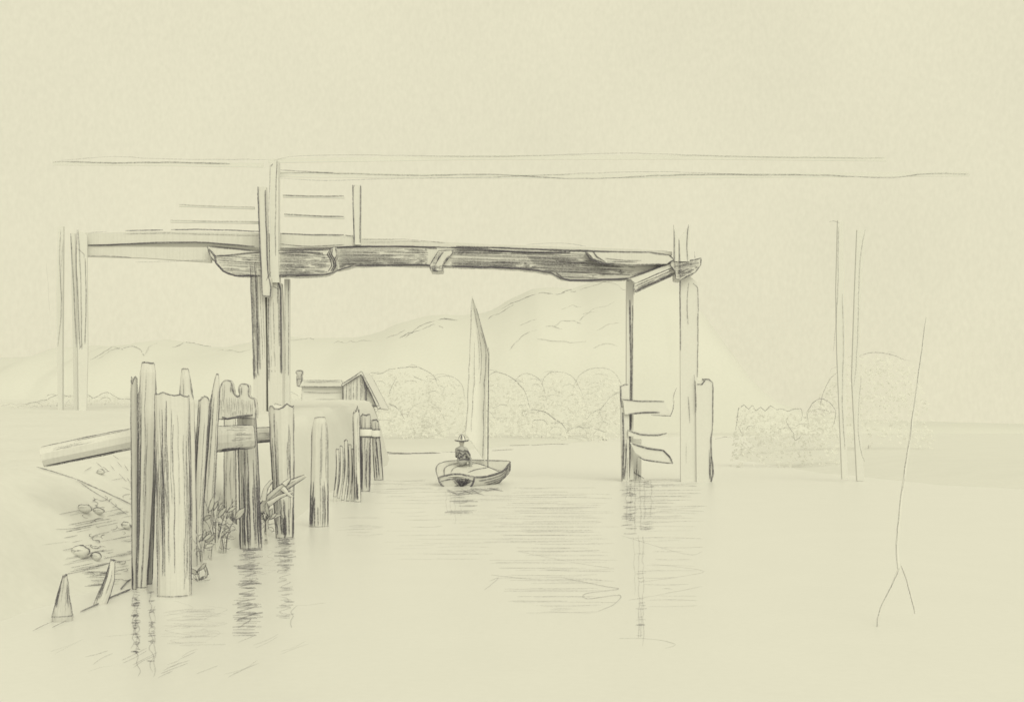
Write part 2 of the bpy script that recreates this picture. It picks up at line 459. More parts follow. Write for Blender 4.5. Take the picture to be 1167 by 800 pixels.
    s([(640, 658), (690, 668), (705, 671), (668, 676), (670, 682), (706, 678), (700, 688), (682, 696)], w=1.3, p=.5)
    s([(560, 655), (610, 660), (660, 660), (700, 662)], w=1.2, p=.42)
    s([(590, 628), (650, 640), (700, 648)], w=1.1, p=.36); s([(622, 650), (700, 651)], w=1.1, p=.38)
    s([(552, 672), (562, 664), (568, 658), (558, 662)], w=1.1, p=.42)
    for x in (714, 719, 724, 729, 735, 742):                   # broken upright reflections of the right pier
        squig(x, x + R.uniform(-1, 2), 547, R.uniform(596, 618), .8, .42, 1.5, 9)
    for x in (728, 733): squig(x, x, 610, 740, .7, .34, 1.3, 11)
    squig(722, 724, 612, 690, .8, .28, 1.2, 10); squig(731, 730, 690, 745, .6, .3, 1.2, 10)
    # shadow under the hull, drawn as dark strokes on the water
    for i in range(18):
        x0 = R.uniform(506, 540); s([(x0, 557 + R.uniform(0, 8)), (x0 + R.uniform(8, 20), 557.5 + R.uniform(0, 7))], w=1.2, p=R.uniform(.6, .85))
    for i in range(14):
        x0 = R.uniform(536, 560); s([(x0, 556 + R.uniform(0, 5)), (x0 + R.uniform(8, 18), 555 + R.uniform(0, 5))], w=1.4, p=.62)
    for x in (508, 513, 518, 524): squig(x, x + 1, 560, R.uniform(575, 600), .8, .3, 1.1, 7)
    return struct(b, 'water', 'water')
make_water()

# ------------------------------------------------------------------ hills, trees, bushes
def dome(b, arc, Y, zb, D, lump=.05, nv=12, step=6.0, p=.45, w=1.2, edge=True):
    """a rounded mass whose crest follows arc (pixels at distance Y), D metres deep either way; returns surface(u, v)"""
    x0, x1 = arc[0][0], arc[-1][0]; n = max(8, int((x1 - x0) / step))
    n = min(n, 260)
    def surf(u, v):
        px = lerp(x0, x1, u); py = interp(arc, px)
        top = P(px, py, Y)
        e = math.sqrt(max(0., 1 - (2 * u - 1) ** 2)) ** .7
        sv = max(0., math.sin(v)) ** .9
        co = Vector((top.x * (1 + .0 * v), Y - math.cos(v) * D * (.12 + .88 * e), zb + (max(top.z, zb + .02) - zb) * sv))
        k = Y / F
        q = co / (k * 26)
        am = lump * (top.z - zb) * math.sin(2 * v if v < math.pi / 2 else 0)
        co.z += am * noise.noise(q); co.y -= abs(am) * 2 * noise.noise(q * 1.9 + Vector((5, 5, 5)))
        return co
    g = [[b.vert(surf(i / n, math.pi * j / nv)) for j in range(nv + 1)] for i in range(n + 1)]
    for i in range(n):
        for j in range(nv): b.face((g[i][j], g[i+1][j], g[i+1][j+1], g[i][j+1]))
    if edge:
        b.line([P(x, y, Y) + Vector((0, -.003 * Y, 0)) for x, y in arc], w=w, p=p, wob=.8, res=4)
    return surf
def leafy(b, surf, n, us, vs, size, Y, p=.4, w=1.0):
    """little scalloped pencil arcs that stand for leaf clumps, lying on the crown"""
    for i in range(n):
        u, v = R.uniform(*us), R.uniform(*vs)
        c = surf(u, v) + Vector((0, -.004 * Y, 0)); k = Y / F * size * R.uniform(.6, 1.3)
        a0 = R.uniform(-.4, .5); pts = []
        m = R.choice((3, 4, 5)); wd = R.uniform(.7, 1.5)
        for j in range(m + 1):
            t = j / m; a = math.pi * (1 - t) + a0
            pts.append(c + Vector((math.cos(a) * k * wd, 0, math.sin(a) * k * .55 + R.uniform(-.12, .12) * k)))
        b.line(pts, w=w, p=p * R.uniform(.7, 1.15), wob=.6, res=3)

def zigarc(pts, amp, per):
    """roughen an outline into leafy points"""
    out = []
    for (xa, ya), (xb, yb) in zip(pts, pts[1:]):
        n = max(1, int(abs(xb - xa) / per))
        for k in range(n): out.append((lerp(xa, xb, k / n) + R.uniform(-.2, .2) * per * .5, lerp(ya, yb, k / n) + R.uniform(-amp, amp)))
    out.append(pts[-1]); out.sort(); return out

hill = MB(420)
ARC = [(-260, 430), (-150, 412), (-60, 408), (20, 410), (96, 409), (110, 407), (124, 398), (138, 397), (150, 398), (158, 399), (166, 406), (172, 397), (186, 395), (204, 394), (214, 390), (236, 394), (260, 399), (280, 400), (300, 397),
       (330, 389), (346, 387), (362, 390), (390, 389), (420, 389), (440, 384), (456, 379), (470, 372), (490, 366), (512, 363.5), (530, 365), (552, 363), (566, 357), (578, 349), (592, 343), (606, 336), (626, 334),
       (646, 336), (660, 331), (680, 325), (700, 320), (722, 318), (742, 325), (762, 346), (782, 382), (802, 422), (826, 452), (866, 470), (940, 478), (1170, 484), (1300, 486)]
sf = dome(hill, ARC, 430, 0, 120, lump=.015, edge=False, step=7)
hill.freeze()
for seg, pr in [([(60, 412), (78, 411)], 0), ([(103, 409), (112, 406), (124, 397), (134, 396), (140, 399)], .42), ([(140, 397), (152, 395), (160, 399), (164, 406)], .4), ([(165, 404), (170, 396), (179, 391)], .3),
                ([(111, 410), (126, 399), (138, 396)], .3), ([(195, 396), (205, 394), (212, 391), (225, 390), (232, 394), (240, 395)], .44), ([(246, 400), (262, 399), (280, 401), (288, 398)], .3),
                ([(330, 389), (342, 387), (352, 385), (358, 387)], .38), ([(380, 391), (400, 389), (424, 389)], .32), ([(440, 385), (452, 381), (462, 376)], .36), ([(455, 386), (470, 378), (484, 370), (496, 366), (510, 364), (522, 365)], .5),
                ([(462, 384), (480, 375), (494, 371), (505, 374)], .48), ([(556, 363), (568, 358), (578, 351), (586, 347)], .46), ([(572, 352), (586, 344), (598, 341), (606, 336), (618, 335), (634, 336), (644, 333), (652, 330)], .5),
                ([(650, 333), (664, 330), (676, 326), (690, 322)], .36), ([(690, 322), (704, 326), (714, 332)], .3)]:
    if pr:
        z = zigarc(seg, 1.3, 5)
        hill.on(z, w=1.35, p=pr, wob=.9, res=3)
for seg, pr in [([(580, 400), (586, 392), (596, 382), (604, 378)], .34), ([(592, 371), (606, 366), (614, 365)], .4), ([(606, 378), (616, 374), (630, 372), (640, 376)], .34),
                ([(630, 372), (640, 366), (654, 366), (662, 369)], .32), ([(612, 386), (630, 388), (650, 390), (668, 389)], .3), ([(660, 366), (676, 352), (690, 350), (700, 344)], .26),
                ([(680, 378), (692, 370), (706, 368)], .3), ([(664, 358), (678, 356)], .26), ([(640, 352), (652, 348), (662, 350)], .26), ([(676, 396), (690, 392), (704, 394)], .3)]:
    hill.on(zigarc(seg, 1.0, 5), w=1.2, p=pr, wob=.9, res=3)
struct(hill, 'hill', 'land', True)

def tree(arc, Y, base, label, D=3.0, n=10, p=.4, name='tree', group='trees on the far shore', size=6, trunk=True, extra=(), zg=.15, lead=True, flare=.12, dk=1.2, dens=.12, leaf=1, cat='tree'):
    x0, x1 = arc[0][0], arc[-1][0]; cx = (x0 + x1) / 2
    loc = Vector(((cx - CX) / F * Y, Y, zg))
    t = thing(name, loc, label, cat, group)
    b = MB(Y); zb = EYE - (base - HY) / F * Y
    ha, hb = base - arc[0][1], base - arc[-1][1]
    full = [(x0 - flare * ha, base - 1), (x0 - flare * .55 * ha, base - ha * .32), (x0 - flare * .2 * ha, base - ha * .72)] + list(arc) + [(x1 + flare * .2 * hb, base - hb * .72), (x1 + flare * .55 * hb, base - hb * .32), (x1 + flare * hb, base - 1)]
    sh = MB(Y); sf = dome(sh, full, Y, zb, D * dk, lump=.05, edge=False, step=2.2, nv=14); sh.freeze(); b.tree = sh.tree
    area = sum((x2 - x1_) * (base - (y1 + y2) / 2) for (x1_, y1), (x2, y2) in zip(full, full[1:])); nl = int(max(120, min(1500, area * dens)))
    for i in range(nl):                                      # small pale leaves through the outer part of the crown
        uu, vv, dd = R.uniform(.02, .98), R.uniform(.08, 2.9), R.random() ** 1.6 * .6
        c = sf(uu, vv); c = c.lerp(Vector((c.x, Y, zb)), dd * .7)
        nrm = Vector((R.uniform(-.55, .55), -.62 + R.uniform(-.3, .3), .62 + R.uniform(-.35, .35))).normalized()
        t1 = nrm.orthogonal().normalized(); t2 = nrm.cross(t1); a = R.uniform(0, 6.28); L0 = Y / F * R.uniform(1.6, 3.2) * leaf
        e1 = (t1 * math.cos(a) + t2 * math.sin(a)) * L0; e2 = nrm.cross(e1) * R.uniform(.4, .65)
        b.face([b.vert(c - e1), b.vert(c - e2 * .9 + e1 * .1), b.vert(c + e1), b.vert(c + e2 + e1 * .1)])
    if lead: b.on(arc, w=1.2, p=p, wob=.8, res=4)
    leafy(b, sf, n, (.1, .9), (.45, 1.5), size, Y, p=p * .75)
    leafy(b, sf, max(2, n // 3), (.1, .9), (1.7, 2.7), size, Y, p=p * .75)
    for ex in extra: b.on(ex, w=1.15, p=p * .9, wob=.8, res=4)
    b.build('crown', 'leaf', t)
    if trunk and cat == 'tree':
        k = MB(Y); r = max(.1, Y / F * 2.0)
        top = loc + Vector((0, 0, max(.6, zb - zg + .6)))
        k.rod([loc - Vector((0, 0, .4)), loc.lerp(top, .5), top], [r * 1.3, r, r * .8], n=8)
        k.line([loc + Vector((-r, -.05, 0)), top + Vector((-r * .8, -.05, 0))], w=1, p=p * .6)
        k.build('trunk', 'timber', t, smoothf=True)
    return t

tree([(414, 428), (424, 424), (430, 426), (436, 425), (444, 420), (456, 418.5), (470, 418), (482, 420), (494, 427), (500, 440)], 118, 512, 'broad round far shore tree just right of the small hut', D=4, n=8, p=.42,
     extra=[[(452, 430), (446, 440), (444, 450)], [(470, 428), (478, 432), (486, 434)]])
tree([(428, 470), (432, 464), (440, 461), (448, 462), (456, 468), (462, 480)], 104, 514, 'low leafy tree at the water beside the last fence piles', D=3, n=4, p=.34)
tree([(486, 440), (494, 432), (506, 428), (518, 430), (526, 438), (530, 452)], 124, 511, 'rounded far shore tree just left of the boat sail', D=3.5, n=7, p=.3,
     extra=[[(500, 438), (506, 442), (504, 450)], [(512, 436), (520, 444)]])
tree([(556, 424), (564, 424), (576, 427), (588, 434), (598, 446), (604, 462)], 130, 510, 'sloping far shore tree just right of the boat sail', D=3.5, n=6, p=.42,
     extra=[[(561, 465), (570, 461), (578, 462)]])
tree([(584, 436), (592, 428), (600, 425), (610, 428), (616, 434), (622, 444)], 150, 508, 'small domed far shore tree, second right of the sail', D=3.5, n=5, p=.34, zg=.3)
tree([(616, 440), (620, 430), (630, 423), (642, 424), (650, 428), (658, 436), (664, 450)], 175, 505, 'round topped tree at the foot of the wooded hill', D=5, n=6, p=.36, zg=.4)
tree([(592, 474), (596, 468), (604, 466), (616, 467), (624, 470), (630, 476), (640, 482), (646, 490)], 140, 508, 'spreading low tree drooping over the far waterline', D=4, n=6, p=.46,
     extra=[[(596, 470), (604, 478), (606, 486), (604, 490)], [(624, 470), (634, 478), (642, 481)], [(664, 484), (668, 474), (670, 470)]], zg=.3)
tree([(652, 440), (660, 428), (674, 420), (690, 419), (702, 426), (710, 440)], 190, 503, 'tall domed tree against the hill, close left of the pier', D=5, n=8, p=.3, zg=.4)
tree([(664, 478), (674, 470), (684, 466), (696, 452), (706, 446), (714, 448)], 165, 504, 'leaning leafy tree touching the left pier pile', D=4, n=7, p=.32, zg=.4,
     extra=[[(688, 462), (684, 470), (688, 480), (696, 484)], [(700, 440), (704, 436), (712, 438)]])
tree([(642, 494), (652, 488), (664, 486), (678, 488), (690, 492)], 150, 505, 'long low bush along the far waterline left of the pier', D=3, n=5, p=.34, zg=.3, name='bush', trunk=True, cat='bush')
tree([(530, 480), (536, 470), (548, 466), (560, 470), (566, 480)], 122, 511, 'small faint tree low behind the boat sail', D=2.5, n=4, p=.24)
tree([(464, 476), (470, 464), (482, 458), (494, 460), (504, 470), (508, 482)], 112, 513, 'plump faint tree left of the boatman at the water', D=3, n=6, p=.24)

# left bank: the scrubby line behind the log
tree(zigarc([(24, 462), (36, 459), (52, 456), (60, 451), (70, 449), (84, 453), (92, 450)], 1.2, 5), 40, 484, 'bushy hedge at far left with spiky rounded top', D=1.5, n=4, p=.4, name='bush', group='bushes on the left bank', size=7, zg=1.2, cat='bush',
     extra=[[(58, 462), (56, 470), (60, 478)], [(66, 458), (62, 474)], [(74, 460), (76, 470)], [(82, 462), (80, 474)]])
tree(zigarc([(88, 453), (96, 449), (108, 452), (122, 448), (136, 453), (150, 456), (166, 462)], 1.3, 5), 42, 484, 'bush with ragged top behind the tallest pile', D=1.5, n=5, p=.42, name='bush', group='bushes on the left bank', size=7, zg=1.2, cat='bush',
     extra=[[(96, 460), (100, 474)], [(104, 460), (102, 472)], [(112, 462), (118, 468)], [(120, 458), (116, 474)], [(90, 462), (93, 474)], [(140, 474), (120, 480), (100, 484)]])
tree(zigarc([(-40, 468), (-20, 462), (0, 463), (14, 460), (26, 462), (34, 470)], 1.0, 6), 38, 486, 'dim low bush cut by the left edge of the view', D=1.5, n=3, p=.2, name='bush', group='bushes on the left bank', size=7, zg=1.1, cat='bush')
# brush on the quay left of the hut
tree([(298, 458), (304, 452), (312, 447), (322, 449), (330, 446), (338, 450), (346, 456)], 58, 463, 'faint low bush on the quay beneath the hut chimney', D=1.2, n=5, p=.28, name='bush', group='bushes on the quay', size=5, zg=2.7, cat='bush')

# right bank
def zb_right(x, y): return max(.1, z_right(x, y))
tree([(839, 490), (840, 478), (842, 464), (848, 461), (853, 466), (857, 461), (862, 467), (867, 462), (872, 468), (878, 461), (884, 467), (890, 465), (898, 468), (906, 465), (913, 464), (914, 472), (912, 480)], 48, 538,
     'wide shrub on the right shore with sawtooth top', D=1.4, n=3, p=.46, name='shrub', group='shrubs on the right shore', size=6, zg=.1, flare=.08, dens=.13, cat='shrub',
     extra=[[(896, 478), (898, 484), (904, 494), (906, 502), (912, 496), (920, 490)], [(842, 486), (845, 494)]])
tree([(921, 480), (920, 468), (926, 459), (934, 453), (942, 456), (948, 462), (952, 468), (951, 484)], 46, 538, 'small upright shrub on the right shore left of the end post', D=1, n=3, p=.42, name='shrub', group='shrubs on the right shore', size=5, zg=.1, flare=.08, dens=.13, cat='shrub')
tree([(934, 466), (938, 448), (948, 428), (960, 414), (974, 406), (990, 402), (1006, 402), (1022, 406), (1036, 414), (1044, 428), (1048, 450)], 62, 520, 'large faint round tree behind the right end post', D=3, n=3, p=.28, group='tree on the right shore', size=9, zg=.15, lead=False, flare=.1, dens=.1,
     extra=[])
tb = [o for o in COL.objects if o.name.startswith('crown')][-1]
b_ = MB(58); b_.pl([(934, 464), (938, 448), (947, 430), (954, 424)], 60, w=1.2, p=.42); b_.pl([(978, 406), (990, 402), (1006, 402), (1022, 406), (1032, 411)], 60, w=1.2, p=.4)
b_.build('twig', 'leaf', tb.parent)

# ------------------------------------------------------------------ piles of the old fence
def pile(label, top, base, m='timber', prof=(), Y=None, name='pile', n=12, jag=.5, edge=1.9, p=.76, grain=8, dark=0, darkside=0, heads=(), squash=.8, lp=None, rp=None, group='piles of the old fence', zb=None, dt=.32, bend=0, t0=0.0, curve=()):
    """top=(left,right,y), base=(left,right,y) in pixels; prof = [(t, width factor, shift px)]"""
    Y = Y or depth_of(base[2]); u = Y / F
    b = MB(Y); N = 24; pts = []; rad = []
    for i in range(N + 1):
        t = i / N
        l, r, y = (lerp(base[k], top[k], t) for k in range(3))
        k = interp([(a[0], a[1]) for a in prof], t) if prof else 1
        sh = interp([(a[0], a[2]) for a in prof], t) if prof else 0
        pts.append(P((l + r) / 2 + sh + bend * math.sin(t * math.pi), y, Y)); rad.append((r - l) / 2 * u * k)
    pts.insert(0, pts[0] - Vector((0, 0, .45))); rad.insert(0, rad[0])
    sf = b.rod(pts, rad, n=n, squash=squash, jag=jag * rad[-1] * 2, seed=R.random() * 30)
    lo = 1 / (N + 1)
    T = lambda t: lo + t * (1 - lo)
    b.grain_lines(sf, 0, T(.0), 1, w=edge, p=rp or p, drift=.05); b.grain_lines(sf, 180, T(.0), 1, w=edge, p=lp or p, drift=.05)
    b.line([sf(1, math.radians(a)) + Vector((0, 0, .004)) for a in range(178, 364, 20)], w=edge, p=p, res=3)
    b.line([sf(1, math.radians(a)) for a in range(0, 181, 30)], w=edge * .8, p=p * .6, res=4)
    b.line([sf(T(0), math.radians(a)) + Vector((0, 0, .012)) for a in range(185, 358, 15)], w=edge * .8, p=p * .8, res=3)
    for i in range(int(grain * 1.7)):
        th = R.uniform(188, 352) if i % 6 else R.uniform(15, 165)
        a = R.uniform(.02, .5); e = R.uniform(a + .25, 1.0)
        b.grain_lines(sf, th, T(a), T(min(.97, e)), w=R.uniform(1.0, 1.8), p=R.uniform(.36, .62))
    for i in range(dark):
        th = R.uniform(184, 356); a = R.uniform(-.01, .04)
        b.grain_lines(sf, th, T(max(0, a)), T(dt * R.uniform(.5, 1.2)), w=1.7, p=R.uniform(.6, .85), drift=.15)
    for i in range(abs(darkside)):                       # shade on one side, drawn in as close strokes
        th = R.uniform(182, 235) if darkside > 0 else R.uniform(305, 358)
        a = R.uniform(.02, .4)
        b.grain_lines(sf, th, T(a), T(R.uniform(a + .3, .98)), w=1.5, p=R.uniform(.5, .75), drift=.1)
    o = b.build(name, m, origin=pts[1]); sid(o, label, 'pile' if name == 'pile' else name.split('_')[-1], group)
    return b, sf, Y, o

pile('thin dark slab pile at the left end of the fence', (149.5, 156, 434), (151, 157, 672), 'old_timber', grain=3, dark=8, dt=.15, squash=1.6, jag=1.5, Y=11.05)
pile('tallest pile, smooth with a rounded knob top, second from left', (160, 178, 414), (156, 167, 670), 'timber', prof=((0, 1, 0), (.5, 1.15, 1), (.9, 1.05, 0), (.98, .98, 0), (1, .72, 0)), grain=5, darkside=7, dark=4, dt=.12, jag=.1, Y=10.95)
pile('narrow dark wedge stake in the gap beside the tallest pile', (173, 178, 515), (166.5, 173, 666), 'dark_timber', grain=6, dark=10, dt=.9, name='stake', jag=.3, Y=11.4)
pile('broadest pile, pale with long grain lines and a worn top', (177, 215, 450), (181, 217, 679), 'timber', prof=((0, 1, 0), (.4, 1.02, 1), (1, 1, 0)), grain=24, darkside=3, jag=.22, edge=1.8, squash=.7)
pile('pile with a rounded finger top behind the broadest pile', (207, 219, 421), (205, 224, 648), 'timber', prof=((0, 1, 0), (.8, 1.2, 0), (.845, 1.25, 0), (.88, .95, -2), (.96, .85, -2), (1, .58, -2)), grain=5, darkside=8, jag=.1, Y=12.9)
pile('leaning stake with a slanted top, dark down its left side', (227, 238, 456), (214, 228, 648), 'timber', grain=5, darkside=12, jag=.8, name='stake', Y=13.1, rp=.6)
pile('leaning stake with a pointed top touching the left edge of the pronged board', (243.5, 250, 427), (224, 240, 640), 'timber', prof=((0, 1, 0), (.55, 1.1, 0), (.85, 1.2, 0), (.95, .9, 1), (1, .35, 1)), grain=5, darkside=6, name='stake', Y=13.6, jag=.2)
pile('slim pile under the left prong of the broken board', (256, 268, 468), (256, 269, 620), 'timber', grain=6, dark=10, dt=.35, jag=.2, Y=15.7)
pile('dark footed pile under the right prong of the broken board', (271, 291, 466), (274, 298, 625), 'old_timber', grain=12, dark=24, dt=.45, jag=.2, rp=.9)
b = MB(15.2); pr_ = [(249, 478), (249, 458), (251, 442), (254, 435), (258, 433), (263, 435), (265, 442), (266, 449), (271, 453), (273, 450), (272, 441), (275, 437.5), (282, 438), (283.5, 442), (283, 450), (285, 453), (290, 455), (291.5, 466), (291, 477), (270, 476)]
b.prism(pr_, 14.5, .12, edge=1.9, p=.8); b.hatch([(251, 476), (251, 455), (262, 452), (288, 457), (289, 475)], 14.5, 90, 2.2, w=1.2, p=.55)
b.hatch([(250, 460), (252, 440), (257, 436), (256, 460)], 14.5, 92, 2.2, w=1.3, p=.55); b.hatch([(261, 452), (262, 437), (265, 442), (266, 450)], 14.5, 88, 1.6, w=1.4, p=.65); b.hatch([(272, 455), (273, 440), (277, 440), (276, 455)], 14.5, 92, 2, w=1.3, p=.6)
b.pl([(253, 475), (259, 477.5), (272, 475), (288, 473)], 14.48, w=2.4, p=.92)
sid(b.build('board', 'timber', origin=P(270, 477, 14.5)), 'broken board with two rounded prongs nailed above the cross beam', 'board')
pile('square topped pile right of the cross beam end', (307, 334, 464), (315, 334, 613), 'timber', prof=((0, 1, 0), (.5, 1.06, 0), (1, 1, 0)), grain=9, dark=16, dt=.28, darkside=5, jag=.35)
pile('pale pile with a rounded narrower top, fourth from the right end', (356, 373, 476), (353, 374, 600), 'timber', prof=((0, 1, 0), (.7, .98, 0), (.82, 1.0, 0), (.95, .95, 0), (1, .7, 0)), grain=5, dark=14, dt=.35, jag=.15, edge=1.5, p=.65)
pile('slim pile with a hooked top, third from the right end', (402.5, 409, 468), (404.5, 411, 572), 'timber', grain=3, dark=5, dt=.3, jag=1.2, edge=1.6)
pile('pile with a rope band near its top, second from the right end', (411, 422, 473), (411.5, 421.5, 560), 'old_timber', grain=5, dark=8, dt=.7, darkside=5, jag=.3, edge=1.7)
pile('last pile of the fence with a rope band, at its right end', (423.5, 431, 479), (427, 436.5, 547), 'old_timber', grain=4, dark=6, dt=.7, jag=.5, edge=1.6)
for (x, y, r_, lab) in [(417, 493, 6.5, 'loop of rope round the second pile from the right end'), (427.5, 494, 5.2, 'loop of rope round the last right pile of the fence')]:
    Yr = 28.6 if x < 420 else 35.1
    b = MB(Yr); u = Yr / F; c = P(x, y, Yr); ring = []
    for k in range(16):
        a = 2 * math.pi * k / 16; d = Vector((math.cos(a), math.sin(a) * .8, 0))
        ring.append([b.vert(c + d * (r_ + .7 * math.cos(s)) * u + Vector((0, 0, 4.5 * u * math.sin(s)))) for s in [2 * math.pi * j / 8 for j in range(8)]])
    for k in range(16):
        for j in range(8): b.face((ring[k][j], ring[(k+1) % 16][j], ring[(k+1) % 16][(j+1) % 8], ring[k][(j+1) % 8]))
    for dz in (-4.4, 4.6):
        b.line([c + Vector((math.cos(a) * (r_ + .3) * u, math.sin(a) * (r_ + .3) * .8 * u, dz * u)) for a in [math.pi + k * math.pi / 8 for k in range(17)]], w=1.5, p=.75, res=3)
    o = b.build('rope', 'canvas', smoothf=True, origin=c); sid(o, lab, 'rope', 'rope bands on the fence piles')
bent = [((383, 386, 512), (380, 383, 566), 1.5, 'thin bent stake furthest left of the curved row'), ((387.5, 390.5, 508), (384, 387, 568), 2, 'thin bent stake second in the curved row'),
        ((392.5, 396, 502), (389, 392, 570), 2, 'tallest thin bent stake of the curved row'), ((397, 400, 506), (394.5, 398, 571), 2, 'thin bent stake fourth in the curved row'), ((401, 404, 512), (400, 403, 572), 1.5, 'short bent stake beside the hook topped pile')]
for tp, bs, bd, lab in bent:
    pile(lab, tp, bs, 'timber', bend=bd, grain=1, darkside=2, name='stake', group='curved row of thin stakes', Y=24.6, edge=1.4, p=.66, jag=1, n=8)
for (x, y0, y1, Y, lab) in [(259.5, 514, 568, 15.9, 'slim dark stake under the cross beam, left of the dark footed pile'), (265, 514, 578, 15.95, 'slim dark stake under the cross beam, touching the dark footed pile')]:
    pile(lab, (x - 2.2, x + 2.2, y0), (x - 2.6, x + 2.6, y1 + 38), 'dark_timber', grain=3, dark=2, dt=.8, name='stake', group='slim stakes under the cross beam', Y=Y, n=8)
# broken stubs at the water's edge
b1, *_ = pile('stubby forked stump at the lower left water edge', (69, 77, 657), (60, 82, 703), 'old_timber', prof=((0, 1, 0), (.5, .85, 0), (.8, .8, 1), (1, .5, 1)), grain=5, darkside=4, name='stump', group='stumps at the water edge', jag=1.2, Y=9.2)
pile('slim bent stump leaning right at the lower left water edge', (124, 133, 638), (106, 121, 690), 'timber', prof=((0, .9, 0), (.3, .9, 2), (.6, .85, 3), (1, .5, 0)), grain=3, darkside=5, name='stump', group='stumps at the water edge', jag=.8, Y=10.1)

# long log on the bank, cross beams, driftwood
def beam(label, pts, rad, m='timber', name='log', cat='log', Y=12, grain=8, dark=0, group=None, squash=1.0, p=.8, n=10, ends=True):
    b = MB(Y); sf = b.rod(pts, rad, n=n, squash=squash, seed=R.random() * 20)
    for th in (0, 180): b.grain_lines(sf, th, 0.02, .98, w=1.9 if th == 180 else 1.6, p=p, drift=.06)
    for i in range(grain):
        a = R.uniform(0.02, .5); b.grain_lines(sf, R.uniform(195, 345) if i % 4 else R.uniform(20, 160), a, R.uniform(a + .2, .97), w=1.1, p=R.uniform(.35, .6))
    for i in range(dark): 
        a = R.uniform(0.02, .3); b.grain_lines(sf, R.uniform(182, 215), a, R.uniform(.6, .98), w=1.8, p=R.uniform(.6, .85), drift=.08)
    if ends:
        for e in (0, 1): b.line([sf(e, math.radians(a)) for a in range(0, 361, 30)], w=1.5, p=p * .8, res=3)
    return sid(b.build(name, m, origin=pts[0]), label, cat, group)
A, B_ = P(48, 521, 11.35), P(156, 498.5, 11.6)
beam('long pale log propped on the bank against the leftmost piles', [A, A.lerp(B_, .3), A.lerp(B_, .65), B_], [.104, .106, .108, .106], Y=11, grain=7, dark=7, ends=False)
A, B_ = P(244, 500.5, 14.2), P(289, 497.5, 14.45)
beam('stout cross beam spiked across the piles below the pronged board', [A, A.lerp(B_, .5), B_], [.165, .16, .15], 'old_timber', name='cross_beam', cat='beam', Y=15, grain=16, dark=3, squash=.5, group='cross beams of the fence')
A, B_ = P(288, 496, 16.4), P(311, 495, 16.9)
beam('short dark cross beam running behind into the square topped pile', [A, A.lerp(B_, .5), B_], [.11, .11, .11], 'old_timber', name='cross_beam', cat='beam', Y=16.5, grain=10, dark=4, squash=.6, group='cross beams of the fence')
b = MB(15.3)
for pp in [[(297, 582), (306, 570), (320, 557), (334, 549), (348, 542)]]:
    pts = [P(x, y, 15.4 - .02 * i) for i, (x, y) in enumerate(pp)]
    sf = b.rod(pts, [.05, .065, .06, .04, .02], n=8)
    b.grain_lines(sf, 0, 0, 1, w=1.9, p=.82); b.grain_lines(sf, 180, 0, 1, w=1.9, p=.82); b.grain_lines(sf, 250, 0.1, .8, w=1.4, p=.6)
for pp in [[(306, 574), (318, 566), (334, 560)], [(322, 556), (328, 562), (333, 566)], [(300, 570), (303, 556), (310, 547)], [(324, 552), (330, 546)]]:
    pts = [P(x, y, 15.3) for x, y in pp]; k = len(pts)
    sf = b.rod(pts, [lerp(.04, .015, i / (k - 1)) for i in range(k)], n=7)
    b.grain_lines(sf, 0, 0, 1, w=1.7, p=.75); b.grain_lines(sf, 180, 0, 1, w=1.5, p=.7)
sid(b.build('branch', 'timber', origin=P(297, 582, 15.4)), 'broken forked branch caught across the square topped pile', 'branch')

# stones on the bank
def stone(label, px, py, w, h, p=.75):
    c = hit_left(px, py); Y = c.y; u = Y / F; b = MB(Y); sd = R.random() * 40
    def sf(th, ph):
        d = Vector((math.cos(th) * math.cos(ph), math.sin(th) * math.cos(ph), math.sin(ph)))
        k = 1 + .28 * noise.noise(d * 1.6 + Vector((sd, 0, 0)))
        return c + Vector((d.x * w / 2 * u, d.y * w / 2.4 * u, d.z * h / 2 * u + h * .2 * u)) * 1 + Vector((d.x * (k - 1) * w / 2 * u, 0, d.z * (k - 1) * h / 2 * u))
    g = [[b.vert(sf(2 * math.pi * i / 14, -math.pi / 2 + math.pi * j / 8)) for j in range(9)] for i in range(14)]
    for i in range(14):
        for j in range(8): b.face((g[i][j], g[(i+1) % 14][j], g[(i+1) % 14][j+1], g[i][j+1]))
    b.line([sf(math.pi if a > 90 else 0, math.radians(a if a <= 90 else 180 - a)) + Vector((0, -.01, 0)) for a in range(-25, 206, 14)], w=1.6, p=p, res=3)
    b.line([sf(-math.pi * .5 + a, .35) for a in (-.9, -.4, .1, .6)], w=1.3, p=p * .7, res=3)
    for i in range(5): b.line([sf(-math.pi * .5 - R.uniform(.2, 1.3), R.uniform(.1, .7)), sf(-math.pi * .5 - R.uniform(.2, 1.3), R.uniform(-.4, .1))], w=1.1, p=p * .6)
    return sid(b.build('stone', 'stone', smoothf=True, origin=c), label, 'stone', 'stones on the bank')
stone('largest angular stone low on the left bank', 92, 633, 21, 15, .8)
stone('small round stone touching the largest stone', 110, 637, 12, 9, .7)
stone('flat pale stone halfway up the left bank', 97, 583, 17, 10, .6)
stone('smaller pale stone beside the flat stone on the bank', 113, 585, 13, 7, .6)
stone('small stone at the bank edge against the leftmost pile', 144, 602, 11, 9, .7)
stone('small dark stone high on the bank under the log', 115, 540, 9, 6, .6)

